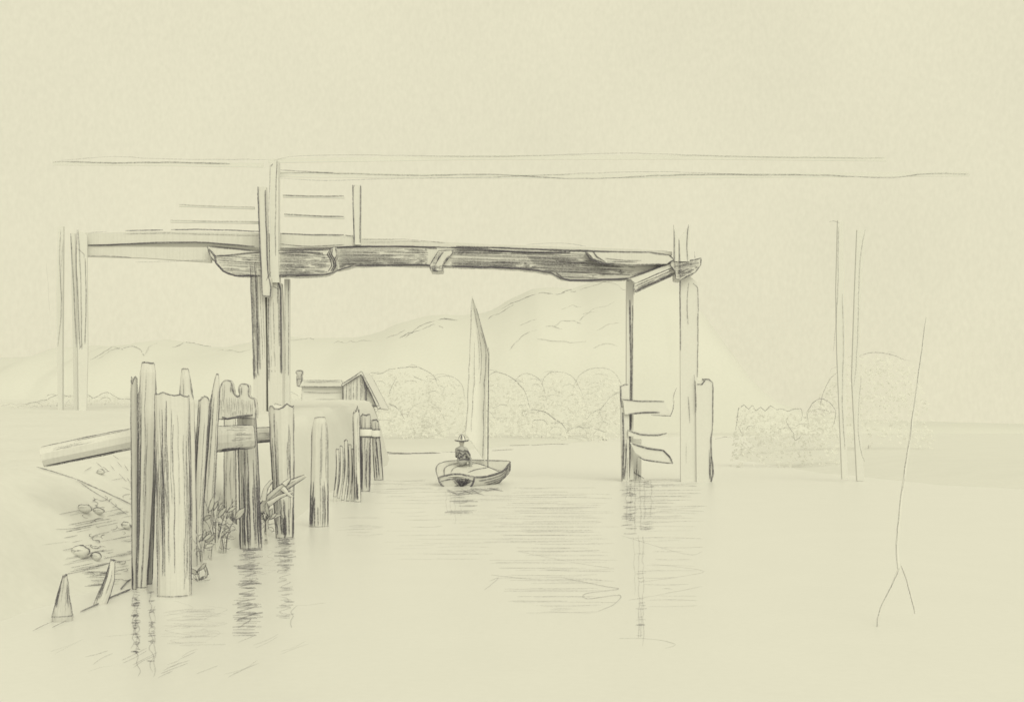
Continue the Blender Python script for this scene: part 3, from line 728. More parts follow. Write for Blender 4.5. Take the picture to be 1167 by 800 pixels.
# weeds growing between the piles
def weed(label, px, py, Y, h, spread, n, p=.62, lean=0, big=1.0):
    base = P(px, py, Y); u = Y / F
    t = thing('weed', base, label, 'weed', 'weeds between the piles')
    st = MB(Y); lf = MB(Y)
    for i in range(n):
        a = (i + .5) / n * 2 - 1 + R.uniform(-.2, .2)
        top = base + Vector(((a * spread + lean) * u, R.uniform(-.18, .18), h * u * R.uniform(.55, 1.05) * (1 - .3 * abs(a))))
        mid = base.lerp(top, .5) + Vector((a * -3 * u, R.uniform(-.05, .05), 3 * u))
        sf = st.rod([base + Vector((a * 2 * u, 0, -.1)), mid, top], [.7 * u, .6 * u, .35 * u], n=5)
        st.line([base + Vector((a * 2 * u, -.01, 0)), mid, top], w=1.3, p=p)
        for k in range(R.choice((1, 1, 2))):                     # oval leaves along the stem
            tt = R.uniform(.35, 1.0); c = (base.lerp(mid, tt * 2) if tt < .5 else mid.lerp(top, tt * 2 - 1))
            ang = math.radians(R.uniform(15, 75)) if (a > 0) ^ (R.random() < .3) else math.radians(R.uniform(105, 165))
            L0 = R.uniform(9, 20) * u * big; W0 = L0 * R.uniform(.1, .2)
            d = Vector((math.cos(ang), R.uniform(-.5, .5), math.sin(ang))).normalized()
            s = d.cross(Vector((0, 1, 0))).normalized()
            rim = []; cv = R.uniform(-.25, .25)
            for q in range(10):
                x = (q / 5) if q <= 5 else (10 - q) / 5; sg_ = 1 if q <= 5 else -1
                rim.append(c + d * (L0 * x) + s * (sg_ * W0 * math.sin(math.pi * x) ** .8 + cv * L0 * x * x) + Vector((0, -.01, 0)))
            ids = [lf.vert(q) for q in rim]; bk = [lf.vert(q + Vector((0, .006, 0))) for q in rim]
            lf.face(ids); lf.face(bk[::-1])
            for q in range(10): lf.face((ids[q], bk[q], bk[(q+1) % 10], ids[(q+1) % 10]))
            lf.line([q + Vector((0, -.004, 0)) for q in rim], w=1.25, p=p, closed=True, res=3)
            if R.random() < .6: lf.line([c, c + d * L0 * .8 + Vector((0, -.01, 0))], w=1, p=p * .7)
    for i in range(n + 3):                                       # loose curls of undergrowth
        c = base + Vector((R.uniform(-1, 1) * spread * u, -.12, R.uniform(.05, .6) * h * u)); r = R.uniform(3, 6) * u; a0 = R.uniform(0, 6)
        st.line([c + Vector((math.cos(a0 + k * .7) * r, 0, math.sin(a0 + k * .7) * r * .8)) for k in range(R.choice((4, 5, 7)))], w=1.1, p=p * .75, res=3)
    st.build('stem', 'timber', t); lf.build('leaves', 'leaf', t)
    return t
weed('tall weed with oval leaves behind the leaning stakes', 246, 618, 13.4, 72, 26, 6, big=1.15)
weed('weed bending right at the foot of the leaning stakes', 230, 640, 12.7, 50, 18, 5)
weed('dense low weed at the waterline beside the broadest pile', 228, 668, 11.7, 26, 12, 6, p=.6, big=.8)
weed('broad weed at the water just left of the dark footed pile', 256, 632, 14.3, 54, 20, 6, p=.66)
weed('sprig between the dark footed pile and square topped pile', 304, 616, 15.4, 60, 10, 4, p=.66)
weed('low trailing weed under the broken branch', 303, 606, 15.3, 26, 12, 4, p=.62)
weed('small weed left of the tall weed, against the finger topped pile', 240, 592, 13.7, 40, 12, 4, p=.5)

# ------------------------------------------------------------------ the hut on the quay
YH = 54.0
hut = thing('hut', P(388, 462, YH + 1), 'small board hut with a lean-to wing and stove chimney on the quay', 'hut')
b = MB(YH); poly = [(391, 463), (391, 437), (412, 424), (417, 434), (417, 463)]
b.prism(poly, YH, 3.2, edge=1.4, p=.6)
b.hatch([(391, 462), (391, 438), (411, 426), (416, 434), (416, 462)], YH, 90, 2.6, w=1.4, p=.66)
b.build('wall', 'wall', hut)
b = MB(YH); b.prism([(389, 438.5), (412, 423), (434, 465), (431, 466), (411.5, 426.5), (390, 440)], YH - .15, 3.5, edge=1.5, p=.72)
b.pl([(416, 434), (424, 450), (428, 462)], YH - .18, w=1.2, p=.5); b.pl([(413, 428), (417, 445), (417, 462)], YH - .18, w=1.8, p=.78)
b.build('roof', 'wall', hut)
b = MB(YH); b.prism([(417, 462.5), (417, 436), (420, 441), (430, 462.5)], YH + .1, 3.0, edge=1.2, p=.5); b.build('side_room', 'wall', hut)
b = MB(YH); b.prism([(344, 463), (344, 440), (390.5, 441), (390.5, 463)], YH + .3, 2.4, edge=1.1, p=.4)
b.pl([(346, 447), (370, 448), (390, 447)], YH + .25, w=1.1, p=.42); b.pl([(360, 455), (388, 455)], YH + .25, w=1, p=.3)
b.build('wing', 'wall', hut)
b = MB(YH); b.prism([(341, 440.5), (345, 433.5), (389, 433.5), (392, 440.8)], YH + .1, 2.8, edge=1.2, p=.55); b.pl([(346, 435.5), (388, 435)], YH + .05, w=1.1, p=.42)
wr = b.build('wing_roof', 'wall', hut)
b = MB(YH); b.prism([(338.5, 440), (338.5, 426), (337.5, 425.5), (338, 422.5), (344, 422), (344.5, 426), (343.5, 426.5), (343.8, 440)], YH + .5, .28, edge=1.5, p=.78)
b.hatch([(338.5, 440), (338.5, 426), (343.5, 426), (343.5, 440)], YH + .5, 90, 2.2, w=1.2, p=.55); b.pl([(338.5, 432), (343.5, 431.5)], YH + .48, w=1.4, p=.7)
b.build('chimney', 'old_timber', wr)
b = MB(YH); b.prism([(412, 465), (412, 463), (423, 463.5), (423, 466)], YH - .6, .6, edge=1.3, p=.66); b.build('step', 'timber', hut)

# ------------------------------------------------------------------ the bridge
YB = 34.0
def zpx(py, Y): return EYE - (py - HY) / F * Y
bridge = thing('bridge', Vector((0, YB + .8, 0)), 'high timber footbridge spanning the river with curved bolsters, plank railing and tall posts', 'bridge')
def bp(name, pix, Y, D, m='timber', edge=1.5, p=.7, hat=None, lines=(), back=True):
    b = MB(Y); b.prism(pix, Y, D, edge=edge, p=p, back=back)
    for h in (hat or []): b.hatch(*h[:1], Y, **h[1])
    for ln in lines: b.pl(ln[0], Y - .015, **ln[1])
    return b.build(name, m, bridge)
# main beam under the deck, with its belly to the right
main = [(379, 282), (440, 281), (560, 283), (700, 288), (766, 293), (768, 300), (722, 317), (700, 319), (660, 319.5), (640, 318), (630, 312), (612, 309), (590, 306.5), (560, 305), (500, 303), (440, 302), (404, 303), (384, 308)]
b = MB(YB); b.prism(main, YB, .35, edge=1.6, p=.8)
b.hatch([(384, 283), (488, 283), (488, 302), (404, 302), (386, 306)], YB, .5, 2.0, w=1.5, p=.66, fill=.95)
b.hatch([(512, 284), (700, 288), (728, 296), (720, 316), (660, 318), (640, 317), (630, 311), (600, 306), (512, 304)], YB, 2, 2.1, w=1.5, p=.66, fill=.92)
b.hatch([(384, 294), (488, 295), (488, 302), (404, 302), (386, 306)], YB, 1, 2.0, w=1.6, p=.7)
b.hatch([(514, 285), (640, 287), (640, 290), (514, 289)], YB, 1, 1.6, w=1.8, p=.8)
b.hatch([(514, 298), (600, 300), (632, 311), (600, 306), (514, 303)], YB, 2, 1.6, w=1.8, p=.8)
b.hatch([(600, 292), (700, 296), (715, 312), (660, 317), (640, 315), (610, 305)], YB, 3, 1.7, w=1.6, p=.7)
b.pl([(634, 311), (642, 318), (660, 320), (690, 319), (716, 318)], YB - .02, w=2.4, p=.95)
b.pl([(404, 303), (440, 302.5), (490, 302)], YB - .02, w=2.0, p=.85); b.pl([(516, 304), (560, 305), (596, 306.5), (628, 311), (640, 318)], YB - .02, w=2.2, p=.9)
b.pl([(384, 282), (420, 281), (470, 281.5), (498, 283)], YB - .02, w=1.8, p=.88); b.pl([(514, 282), (560, 285), (600, 288), (650, 288)], YB - .02, w=2, p=.88)
b.build('main_beam', 'timber', bridge)
# bolster at the left with a rounded end
bl = [(236, 281), (290, 286), (320, 286), (374, 285), (382, 281), (384, 290), (380, 298), (383, 304), (378, 311), (368, 314), (330, 315), (268, 314), (254, 309), (247, 301), (240, 292)]
b = MB(YB - .3); b.prism(bl, YB - .3, .3, edge=1.7, p=.85)
b.hatch([(244, 292), (300, 291), (300, 312), (268, 313), (254, 307)], YB - .3, 3, 2.6, w=1.6, p=.7)
b.hatch([(318, 288), (374, 289), (379, 298), (374, 311), (318, 313)], YB - .3, 1, 2.0, w=1.7, p=.78)
for dx in (0, 2.6, 5): b.pl([(376 + dx * .6, 284), (373 + dx, 290), (377 + dx, 297), (378 + dx, 303), (374 + dx, 309)], YB - .32, w=1.6, p=.8)
b.pl([(238, 284), (245, 292), (246, 300), (254, 309), (268, 314), (290, 314)], YB - .32, w=2.2, p=.92); b.pl([(244, 292), (270, 290), (300, 287)], YB - .32, w=1.7, p=.8)
b.pl([(318, 288.5), (345, 287.5), (368, 289)], YB - .32, w=2, p=.85); b.pl([(318, 313), (345, 313), (372, 313), (386, 308), (404, 302)], YB - .32, w=1.9, p=.85)
b.build('bolster', 'timber', bridge)
# pale wedge bolster at the right and its dark end knob
b = MB(YB - .3); b.prism([(668, 287), (700, 287.5), (740, 288), (762, 291), (768, 296), (760, 301), (720, 302), (690, 300), (676, 295)], YB - .3, .3, edge=1.5, p=.8)
b.pl([(666, 286), (672, 294), (684, 300), (700, 301)], YB - .32, w=2.2, p=.88); b.pl([(676, 287), (680, 293), (690, 299)], YB - .32, w=1.8, p=.8)
b.pl([(690, 295), (712, 297), (731, 297)], YB - .32, w=1.3, p=.6); b.pl([(692, 298), (726, 299)], YB - .32, w=1.2, p=.5)
b.build('bolster', 'timber', bridge)
b = MB(YB - .25); b.prism([(764, 294), (772, 299), (790, 297), (799, 294), (799, 302), (792, 311), (776, 319), (770, 318), (770, 310), (764, 302)], YB - .25, .6, edge=1.7, p=.85)
b.hatch([(768, 298), (798, 296), (797, 303), (790, 311), (776, 317), (771, 316)], YB - .25, -10, 2.0, w=1.7, p=.76); b.hatch([(770, 306), (792, 306), (786, 313), (776, 318)], YB - .25, -25, 2.0, w=1.7, p=.8)
b.build('beam_end', 'timber', bridge)
# iron strap clasping the middle
b = MB(YB - .1); b.prism([(500, 286), (515, 285), (516, 288), (504, 303), (504, 309), (491, 309), (490, 302)], YB - .12, .6, edge=1.6, p=.8)
b.hatch([(490, 301), (500, 287), (505, 287), (495, 302)], YB - .12, 122, 1.7, w=1.6, p=.8); b.hatch([(490.5, 302), (504, 303), (504, 309), (491, 309)], YB - .12, 0, 1.5, w=1.8, p=.9)
b.pl([(505, 287), (500, 294), (496, 302)], YB - .14, w=1.6, p=.8); b.pl([(511, 291), (505, 299)], YB - .14, w=1.3, p=.7)
b.build('strap', 'timber', bridge)
# deck
bp('deck', [(96, 266), (200, 264), (300, 266), (420, 272), (560, 279), (700, 283.5), (766, 287), (766, 291), (700, 287), (560, 282.5), (420, 280.8), (300, 283), (236, 276), (96, 279)], YB + .02, 1.0, edge=1.0, p=.12,
   lines=[([(98, 280), (130, 279), (170, 277), (228, 276.5), (262, 279), (290, 281)], dict(w=1.8, p=.82)), ([(143, 263), (186, 262.5)], dict(w=1.5, p=.66)), ([(195, 262), (240, 262), (298, 264)], dict(w=1.5, p=.74)),
          ([(98, 266), (122, 264)], dict(w=1.1, p=.36)), ([(140, 267), (190, 266), (296, 269)], dict(w=1.2, p=.34)), ([(412, 273), (460, 273), (508, 277)], dict(w=1.1, p=.34)), ([(412, 276), (480, 275.5)], dict(w=1.1, p=.26)),
          ([(600, 279), (640, 277), (668, 281)], dict(w=1.0, p=.28)), ([(318, 278), (350, 281), (392, 279)], dict(w=1.1, p=.5)), ([(320, 283), (344, 284), (375, 283), (420, 282)], dict(w=1.5, p=.66)),
          ([(520, 281), (600, 283.5), (700, 287), (744, 288), (762, 291)], dict(w=1.6, p=.72))])
bp('stringer', [(96, 292), (165, 294), (240, 299), (240, 282), (96, 281)], YB + .04, .2, edge=1.1, p=.0, lines=[([(98, 292), (125, 292), (150, 294)], dict(w=1.2, p=.44)), ([(154, 299), (190, 298), (236, 297)], dict(w=1.1, p=.3))])
# railing and the long rails overhead
for nm, pix, ln in [('handrail', [(60, 184.5), (200, 185), (300, 186), (300, 191), (200, 189.5), (60, 188.5)], [([(60, 185), (70, 184), (130, 186), (190, 185), (262, 187)], dict(w=1.35, p=.46)), ([(70, 183), (130, 179), (190, 181.5), (306, 182)], dict(w=1.1, p=.28))]),
                    ('handrail', [(312, 196), (560, 199), (830, 198), (1105, 196), (1105, 201), (830, 203), (560, 203.5), (312, 202)],
                     [([(314, 198), (360, 197), (470, 200), (560, 199), (660, 204), (760, 200), (830, 199), (940, 200), (1010, 203), (1060, 198), (1104, 199)], dict(w=1.3, p=.4)), ([(318, 194), (350, 196), (380, 197)], dict(w=1.4, p=.48)),
                      ([(312, 203), (370, 206), (440, 204), (560, 202), (740, 196), (880, 201)], dict(w=1.15, p=.3))]),
                    ('top_rail', [(306, 181), (560, 177), (800, 177), (1010, 179), (1010, 184), (800, 182), (560, 182), (306, 186)], [([(312, 183), (340, 178), (420, 177), (560, 178.5), (700, 175), (760, 176), (860, 179), (1008, 180.5)], dict(w=1.15, p=.3))])]:
    bp(nm, pix, YB + .05, .025, edge=1, p=.0, lines=ln, m='wall')
for (xa, xb, ya, yb, pr, w) in [(322, 392, 222.5, 223.5, .52, 1.3), (324, 392, 244, 247, .62, 1.4), (318, 392, 266, 268, .66, 1.5), (393, 402, 268, 268.5, .55, 1.4), (204, 290, 233, 236, .3, 1.1), (194, 296, 251, 252.5, .32, 1.1)]:
    nm = 'rail'
    bp(nm, [(xa, ya), (xb, yb), (xb, yb + 2.6), (xa, ya + 2.6)], YB + .08, .07, m='wall', edge=1, p=0, lines=[([(xa, ya), ((xa + xb) / 2, (ya + yb) / 2 + .8), (xb, yb)], dict(w=w, p=pr))])
def post(pix, Y, D, m='timber', edge=1.5, p=.7, hat=None, lines=(), name='post'): return bp(name, pix, Y, D, m, edge, p, hat, lines)
post([(402, 211), (411, 211), (411, 279), (403, 279)], YB - .05, .22, 'wall', edge=0.9, p=.0, lines=[([(402, 211), (402.6, 240), (404, 279)], dict(w=1.6, p=.78)), ([(411, 211), (410.6, 250), (410.6, 277)], dict(w=1.6, p=.76)), ([(402, 215), (404, 211)], dict(w=1.2, p=.5))])
post([(308, 184), (317, 184), (317, 300), (318, 322), (308, 322), (307, 240)], YB - .35, .3, 'wall', edge=.9, p=0, lines=[([(308, 188), (306.5, 240), (307, 300), (309, 322)], dict(w=1.15, p=.42)), ([(315.5, 183), (314, 240), (314, 292)], dict(w=1.2, p=.46)), ([(309, 190), (311, 187)], dict(w=1.2, p=.5))])
post([(294, 213), (303, 213), (306, 316), (309, 317), (309, 338), (299, 338), (297, 320)], YB - .55, .2, 'timber', edge=.9, p=0, lines=[([(294, 213), (295.5, 262), (298, 318), (299, 337)], dict(w=1.7, p=.82)), ([(302, 217), (303.5, 262), (306, 318)], dict(w=1.7, p=.82)),
     ([(299, 337), (308, 338), (309, 328), (307, 317)], dict(w=1.7, p=.84)), ([(303, 320), (306, 314), (309, 310)], dict(w=1.3, p=.6))], name='hanger')
# left pier: two tall posts under the bolster
post([(285, 298), (301, 298), (303, 400), (303, 480), (289, 480), (288, 400)], YB - .28, .4, 'timber', edge=1.2, p=0,
     hat=[([(286, 300), (294, 300), (297, 432), (289, 432)], dict(ang=88, step=1.8, w=1.5, p=.66)), ([(294, 300), (300, 300), (303, 410), (298, 410)], dict(ang=88, step=2.6, w=1.1, p=.42))],
     lines=[([(285.5, 302), (287, 350), (290, 432)], dict(w=1.9, p=.75)), ([(290, 300), (293, 360), (294, 425)], dict(w=1.7, p=.66))])
post([(304, 318), (319, 322), (322, 400), (322, 480), (306, 480), (305, 400)], YB - .25, .45, 'timber', edge=1.2, p=0,
     hat=[([(316, 322), (320, 324), (322, 425), (319, 425)], dict(ang=89, step=1.6, w=1.4, p=.6)), ([(305, 340), (313, 340), (314, 425), (306, 425)], dict(ang=89, step=3.2, w=1.1, p=.42))],
     lines=[([(320, 330), (320.5, 380), (320.5, 426)], dict(w=2, p=.8)), ([(306, 340), (306, 390), (307, 434)], dict(w=1.6, p=.62)), ([(313, 300), (316, 316), (319, 328), (320, 332)], dict(w=2, p=.82)), ([(310, 326), (318, 330)], dict(w=1.1, p=.5)), ([(316, 308), (317, 322), (320, 330)], dict(w=1.6, p=.75))])
post([(324, 318), (330, 318), (330, 480), (324, 480)], YB + .1, .14, 'wall', edge=1.2, p=0, lines=[([(328.5, 318), (329, 380), (328.5, 428)], dict(w=1.15, p=.44)), ([(325, 330), (325, 426)], dict(w=1, p=.3))])
# trestle at the left end
post([(89, 262), (99, 268), (100, 400), (98, 486), (90, 486), (88, 330)], YB - .2, .06, 'wall', edge=1, p=0, lines=[([(88, 262), (87, 300), (89, 350), (91, 396)], dict(w=1.35, p=.52)), ([(89, 262), (92, 320), (93, 398)], dict(w=1.2, p=.44)), ([(97, 295), (98, 340), (97, 392)], dict(w=1.2, p=.46)), ([(88, 283), (96, 290), (96, 294)], dict(w=1.1, p=.44)), ([(90, 398), (94, 392)], dict(w=1.2, p=.5))])
post([(80, 266), (85, 266), (88, 400), (88, 486), (84, 486), (83, 400)], YB + .5, .12, 'wall', edge=1, p=0, lines=[([(80.5, 266), (84, 330), (87, 396)], dict(w=1.25, p=.46))])
post([(66, 258), (72, 258), (71, 400), (71, 488), (66, 488), (64, 330)], YB + .9, .12, 'wall', edge=1, p=0, lines=[([(69, 262), (68, 300), (70, 350), (66, 395)], dict(w=1.3, p=.32)), ([(72, 275), (69, 320), (71, 345)], dict(w=1.2, p=.26)), ([(53, 300), (57, 360)], dict(w=1, p=.14))])
# right pier
post([(714.5, 318), (722, 318), (722, 546), (714, 548)], YB + .5, .35, 'wall', edge=1, p=0, lines=[([(718, 342), (719, 420), (718, 500), (717, 545)], dict(w=1.9, p=.84)), ([(721, 348), (720.5, 440), (719, 492)], dict(w=1.4, p=.66)), ([(715, 320), (723, 318), (722, 330), (722.5, 336)], dict(w=1.5, p=.7))])
bt = [(707, 439), (717, 438), (717, 550), (709, 550), (708, 470)]
post(bt, YB + .2, .3, 'wall', edge=1, p=0, hat=[([(709, 500), (716, 500), (716, 548), (709, 548)], dict(ang=92, step=2.0, w=1.5, p=.62))],
     lines=[([(707.5, 440), (707.5, 455), (709, 464)], dict(w=1.6, p=.78)), ([(707.5, 440), (712, 438), (716, 438)], dict(w=1.5, p=.66)), ([(709.5, 470), (710.5, 510), (709, 548)], dict(w=1.9, p=.84)), ([(714, 505), (713, 530), (711, 546)], dict(w=1.6, p=.7)), ([(708, 464), (717, 463)], dict(w=1.2, p=.5))])
post([(719, 500), (731, 500), (731, 549), (719, 549)], YB + .9, .3, 'wall', edge=1, p=0, hat=[([(719, 532), (729, 536), (730, 546), (719, 546)], dict(ang=86, step=2.6, w=1.5, p=.62))], lines=[([(719, 512), (720, 530), (719, 545)], dict(w=1.8, p=.78)), ([(722, 538), (734, 545)], dict(w=1.6, p=.72)), ([(726, 520), (725, 547)], dict(w=1.2, p=.5))])
post([(775, 306), (795, 322), (795, 440), (794, 552), (776, 552)], YB + .05, .14, 'wall', edge=1, p=0, lines=[([(775, 310), (775, 360), (775.5, 400)], dict(w=1.4, p=.62)), ([(790, 323), (795, 328), (795.5, 370), (795, 430)], dict(w=1.35, p=.58)), ([(785, 322), (783, 345), (784, 370)], dict(w=1.2, p=.42)), ([(784, 452), (786, 470), (786, 482)], dict(w=1.3, p=.46)), ([(782, 505), (782, 528)], dict(w=1.1, p=.26)),
     ([(771, 442), (768, 450), (767, 458)], dict(w=1.3, p=.56)), ([(734, 360), (733, 390)], dict(w=1, p=0.01))])
post([(793, 434), (806, 432), (812, 435), (812, 551), (794, 551)], YB - .02, .2, 'wall', edge=1, p=0, lines=[([(791, 427), (792, 440), (793, 455), (793, 470)], dict(w=1.4, p=.62)), ([(794, 438), (800, 438), (803, 434), (800, 432), (808, 432), (812.5, 436)], dict(w=1.5, p=.7)), ([(812.5, 436), (812.5, 470), (812, 488)], dict(w=1.5, p=.72)), ([(812, 488), (810, 500), (810.5, 520), (809, 540), (811, 549)], dict(w=1.8, p=.74)),
     ([(811, 520), (813, 540), (810, 550)], dict(w=2.2, p=.8)), ([(808, 512), (809, 546)], dict(w=1.4, p=.56))])
for pix, ln in [([(710, 456), (757, 457), (764, 470), (764, 473), (712, 472)], [([(708, 455), (730, 457), (757, 457)], dict(w=1.6, p=.75)), ([(716, 472), (735, 470), (752, 470)], dict(w=1.7, p=.8)), ([(742, 473), (755, 473.5), (764, 474), (767, 466), (768, 456)], dict(w=1.4, p=.66))]),
                ([(716, 490), (760, 494), (760, 497), (716, 497)], [([(715, 490), (730, 495), (750, 496), (760, 494)], dict(w=1.7, p=.78))]),
                ([(718, 504), (756, 512), (768, 527), (762, 528.5), (740, 526), (724, 516)], [([(720, 505), (738, 511), (756, 513), (763, 520), (767, 528)], dict(w=1.8, p=.84)), ([(767, 528), (750, 526), (734, 524), (727, 520)], dict(w=1.6, p=.76)), ([(756, 513), (766, 524)], dict(w=1.6, p=.7))])]:
    bp('board', pix, YB + .1, .09, m='wall', edge=1, p=0, lines=ln)
# slanting struts under the right end
bp('strut', [(717, 317), (765, 300), (768, 304), (724, 323)], YB - .2, .15, m='wall', edge=1.4, p=.62, lines=[([(718, 317), (740, 309), (762, 300)], dict(w=1.8, p=.8)), ([(720, 314), (745, 306), (760, 299)], dict(w=1.5, p=.66))])
bp('strut', [(722, 327), (768, 307), (771, 312), (725, 333)], YB - .1, .15, edge=1.4, p=.6, hat=[([(724, 329), (768, 309), (770, 312), (726, 332)], dict(ang=-23, step=1.8, w=1.7, p=.74))], lines=[([(723, 333), (745, 322), (770, 311)], dict(w=1.8, p=.82))])
post([(768, 256), (772, 264), (772, 298), (768, 298)], YB - .3, .12, 'wall', edge=1, p=0, lines=[([(768.5, 262), (768.5, 280), (769.5, 314)], dict(w=1.3, p=.58))])
post([(774, 272), (786, 256), (786, 298), (774, 298)], YB - .3, .12, 'wall', edge=1, p=0, lines=[([(774, 274), (774.5, 290), (775, 318)], dict(w=1.3, p=.55)), ([(784.5, 256), (783, 275), (783.5, 300)], dict(w=1.3, p=.58)), ([(791, 287), (792, 296)], dict(w=1.2, p=.5))])
# post at the right end of the long rails
post([(977, 262), (986, 262), (981, 340), (978, 430), (985, 548), (977, 548), (971, 430), (974, 340)], YB + .3, .12, 'wall', edge=1, p=0, lines=[])
post([(955, 251), (961, 252), (962, 340), (966, 546), (960, 546), (954, 400), (953, 330)], YB - .2, .12, 'wall', edge=1, p=0,
     lines=[([(956, 258), (955, 290), (955, 330), (950, 400)], dict(w=1.2, p=.3)), ([(986, 262), (980, 300), (978, 360), (976, 410), (973, 440)], dict(w=1.3, p=.36)), ([(960, 335), (961, 400), (960, 460), (963, 512)], dict(w=1.2, p=.3)), ([(981, 428), (978, 480), (980, 510), (985, 526)], dict(w=1.2, p=.3)),
            ([(945, 253), (950, 252), (957, 254)], dict(w=1.1, p=.4))])
bp('back_beam', [(240, 284), (760, 286), (760, 296), (240, 296)], YB + .72, .26, m='old_timber', edge=1, p=.3)

# forked pole standing in the shallows at the right
b = MB(9); Yp = 9.0
pts = [P(1056, 362, Yp + .9), P(1048, 420, Yp + .75), P(1037, 500, Yp + .5), P(1028, 560, Yp + .3), P(1022, 620, Yp + .1), P(1024, 648, Yp)]
b.rod(pts, [.006, .008, .009, .01, .011, .011], n=8)
b.line([q + Vector((-.008, -.012, 0)) for q in pts], w=1.4, p=.34, wob=1.0)
sid(b.build('pole', 'wall', origin=pts[-1]), None, None)
pole = COL.objects['pole']
sid(pole, 'tall thin leaning pole with a forked foot standing in the water at right', 'pole')
for nm, pp, pr in [('leg', [(1024, 648), (1016, 668), (1004, 692), (1000, 705), (999.5, 722)], .4), ('leg', [(1027, 644), (1033, 660), (1039, 682), (1043, 699)], .33)]:
    l = MB(9); q = [P(x, y, Yp - .012 * i) for i, (x, y) in enumerate(pp)]
    l.rod(q, [.006] * len(q), n=8); l.line([c + Vector((-.003, -.007, 0)) for c in q], w=1.3, p=pr, wob=.8)
    l.build(nm, 'wall', pole)

# ------------------------------------------------------------------ boat and boatman
YK = 31.2
boat = thing('boat', P(540, 553, 31.8), 'small open sailing boat with a tall narrow sail, heeling under the bridge', 'boat')
SG = [(541, 543.5), (548, 543.5), (556, 542.3), (565, 540), (574, 536), (581.5, 526)]
PG = [(499, 544), (497, 535), (500, 528.5), (514, 525), (540, 524.3), (581, 525.2)]
KE = [(522, 559), (530, 558.5), (540, 557.5), (552, 555.5), (566, 551.5), (580.5, 538)]
def cr(tab, s):
    f = s * (len(tab) - 1); i = min(int(f), len(tab) - 2); t = f - i
    p0, p1, p2, p3 = tab[max(0, i-1)], tab[i], tab[i+1], tab[min(i+2, len(tab)-1)]
    return tuple(.5 * (2*p1[k] + (p2[k]-p0[k])*t + (2*p0[k]-5*p1[k]+4*p2[k]-p3[k])*t*t + (3*p1[k]-p0[k]-3*p2[k]+p3[k])*t**3) for k in (0, 1))
def hull_pt(s, v, off=0):
    """s stern to bow, v 0 port gunwale - .5 keel - 1 starboard gunwale"""
    pg = P(*cr(PG, s), 31.2 + 2.3 * s + .5 * math.sin(s * math.pi)); sg = P(*cr(SG, s), 31.0 + 2.2 * s); k = P(*cr(KE, s), 31.0 + 2.3 * s + .15)
    a, b_, t = (pg, k, v * 2) if v < .5 else (sg, k, (1 - v) * 2)
    q = a.lerp(b_, t)
    out = (a - (sg if v < .5 else pg)); out.z = 0
    q += out * .10 * math.sin(t * math.pi) * (1 - s) ** .4 - Vector((0, 0, .10)) * math.sin(t * math.pi) * (1 - .6 * s)
    if off:
        c = (pg + sg) * .5; q = q.lerp(c, off)
    return q
b = MB(YK); NS, NV = 16, 16
for off, flip in ((0, False), (.07, True)):
    g = [[b.vert(hull_pt(i / NS, j / NV, off)) for j in range(NV + 1)] for i in range(NS + 1)]
    for i in range(NS):
        for j in range(NV):
            q = (g[i][j], g[i+1][j], g[i+1][j+1], g[i][j+1]); b.face(q[::-1] if flip else q)
    if not flip: g0 = g
for i in range(NS):
    for j in (0, NV): b.face((g0[i][j], g0[i+1][j], g[i+1][j], g[i][j]))
b.face([g0[0][j] for j in range(NV + 1)])                 # transom
b.face([g[0][j] for j in range(NV + 1)][::-1])
h = lambda s, v: hull_pt(s, v) + Vector((0, -.02, 0))
S = [i / 12 for i in range(13)]
b.line([h(s, 1) for s in S], w=2.2, p=.92); b.line([h(s, .985) for s in S[2:11]], w=1.5, p=.7)
b.line([h(s, 0) for s in S], w=1.5, p=.72); b.line([h(s, .5) for s in S], w=1.9, p=.85)
b.line([h(s, .92) for s in S[2:]], w=1.5, p=.7); b.line([h(s, .85) for s in S[4:]], w=1.4, p=.62); b.line([h(s, .78) for s in S[5:]], w=1.6, p=.7); b.line([h(s, .6) for s in S[3:11]], w=1.5, p=.6); b.line([h(s, .68) for s in S[7:]], w=1.6, p=.7)
b.line([h(1, v) for v in (1, .85, .7, .55)], w=2.4, p=.92)
tr = [h(0, v) for v in [j / 12 for j in range(13)]]
b.line(tr, w=2.2, p=.92, res=3); b.line([tr[0], h(0, 0).lerp(h(0, 1), .4) + Vector((0, 0, .09)), h(0, 0).lerp(h(0, 1), .6) + Vector((0, 0, .085)), tr[-1]], w=2.3, p=.92)
b.line([tr[1].lerp(tr[-2], .04), tr[1].lerp(tr[-2], .5) + Vector((0, 0, .09)), tr[-2]], w=1.5, p=.7); b.line([tr[4], tr[3].lerp(tr[-3], .5) + Vector((0, 0, .03)), tr[-3].lerp(tr[3], .1)], w=1.4, p=.66)
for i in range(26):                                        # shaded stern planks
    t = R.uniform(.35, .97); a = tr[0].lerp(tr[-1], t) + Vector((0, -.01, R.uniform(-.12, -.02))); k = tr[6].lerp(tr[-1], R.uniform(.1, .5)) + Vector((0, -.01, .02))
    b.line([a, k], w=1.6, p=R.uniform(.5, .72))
for s0, s1, v in ((.05, .55, .10), (.12, .6, .2), (.2, .7, .3)): b.line([hull_pt(lerp(s0, s1, t / 6), v, .10) for t in range(7)], w=1.3, p=.55)
b.build('hull', 'timber', boat)
b = MB(YK)                                                 # transom rim (raised board along the stern)
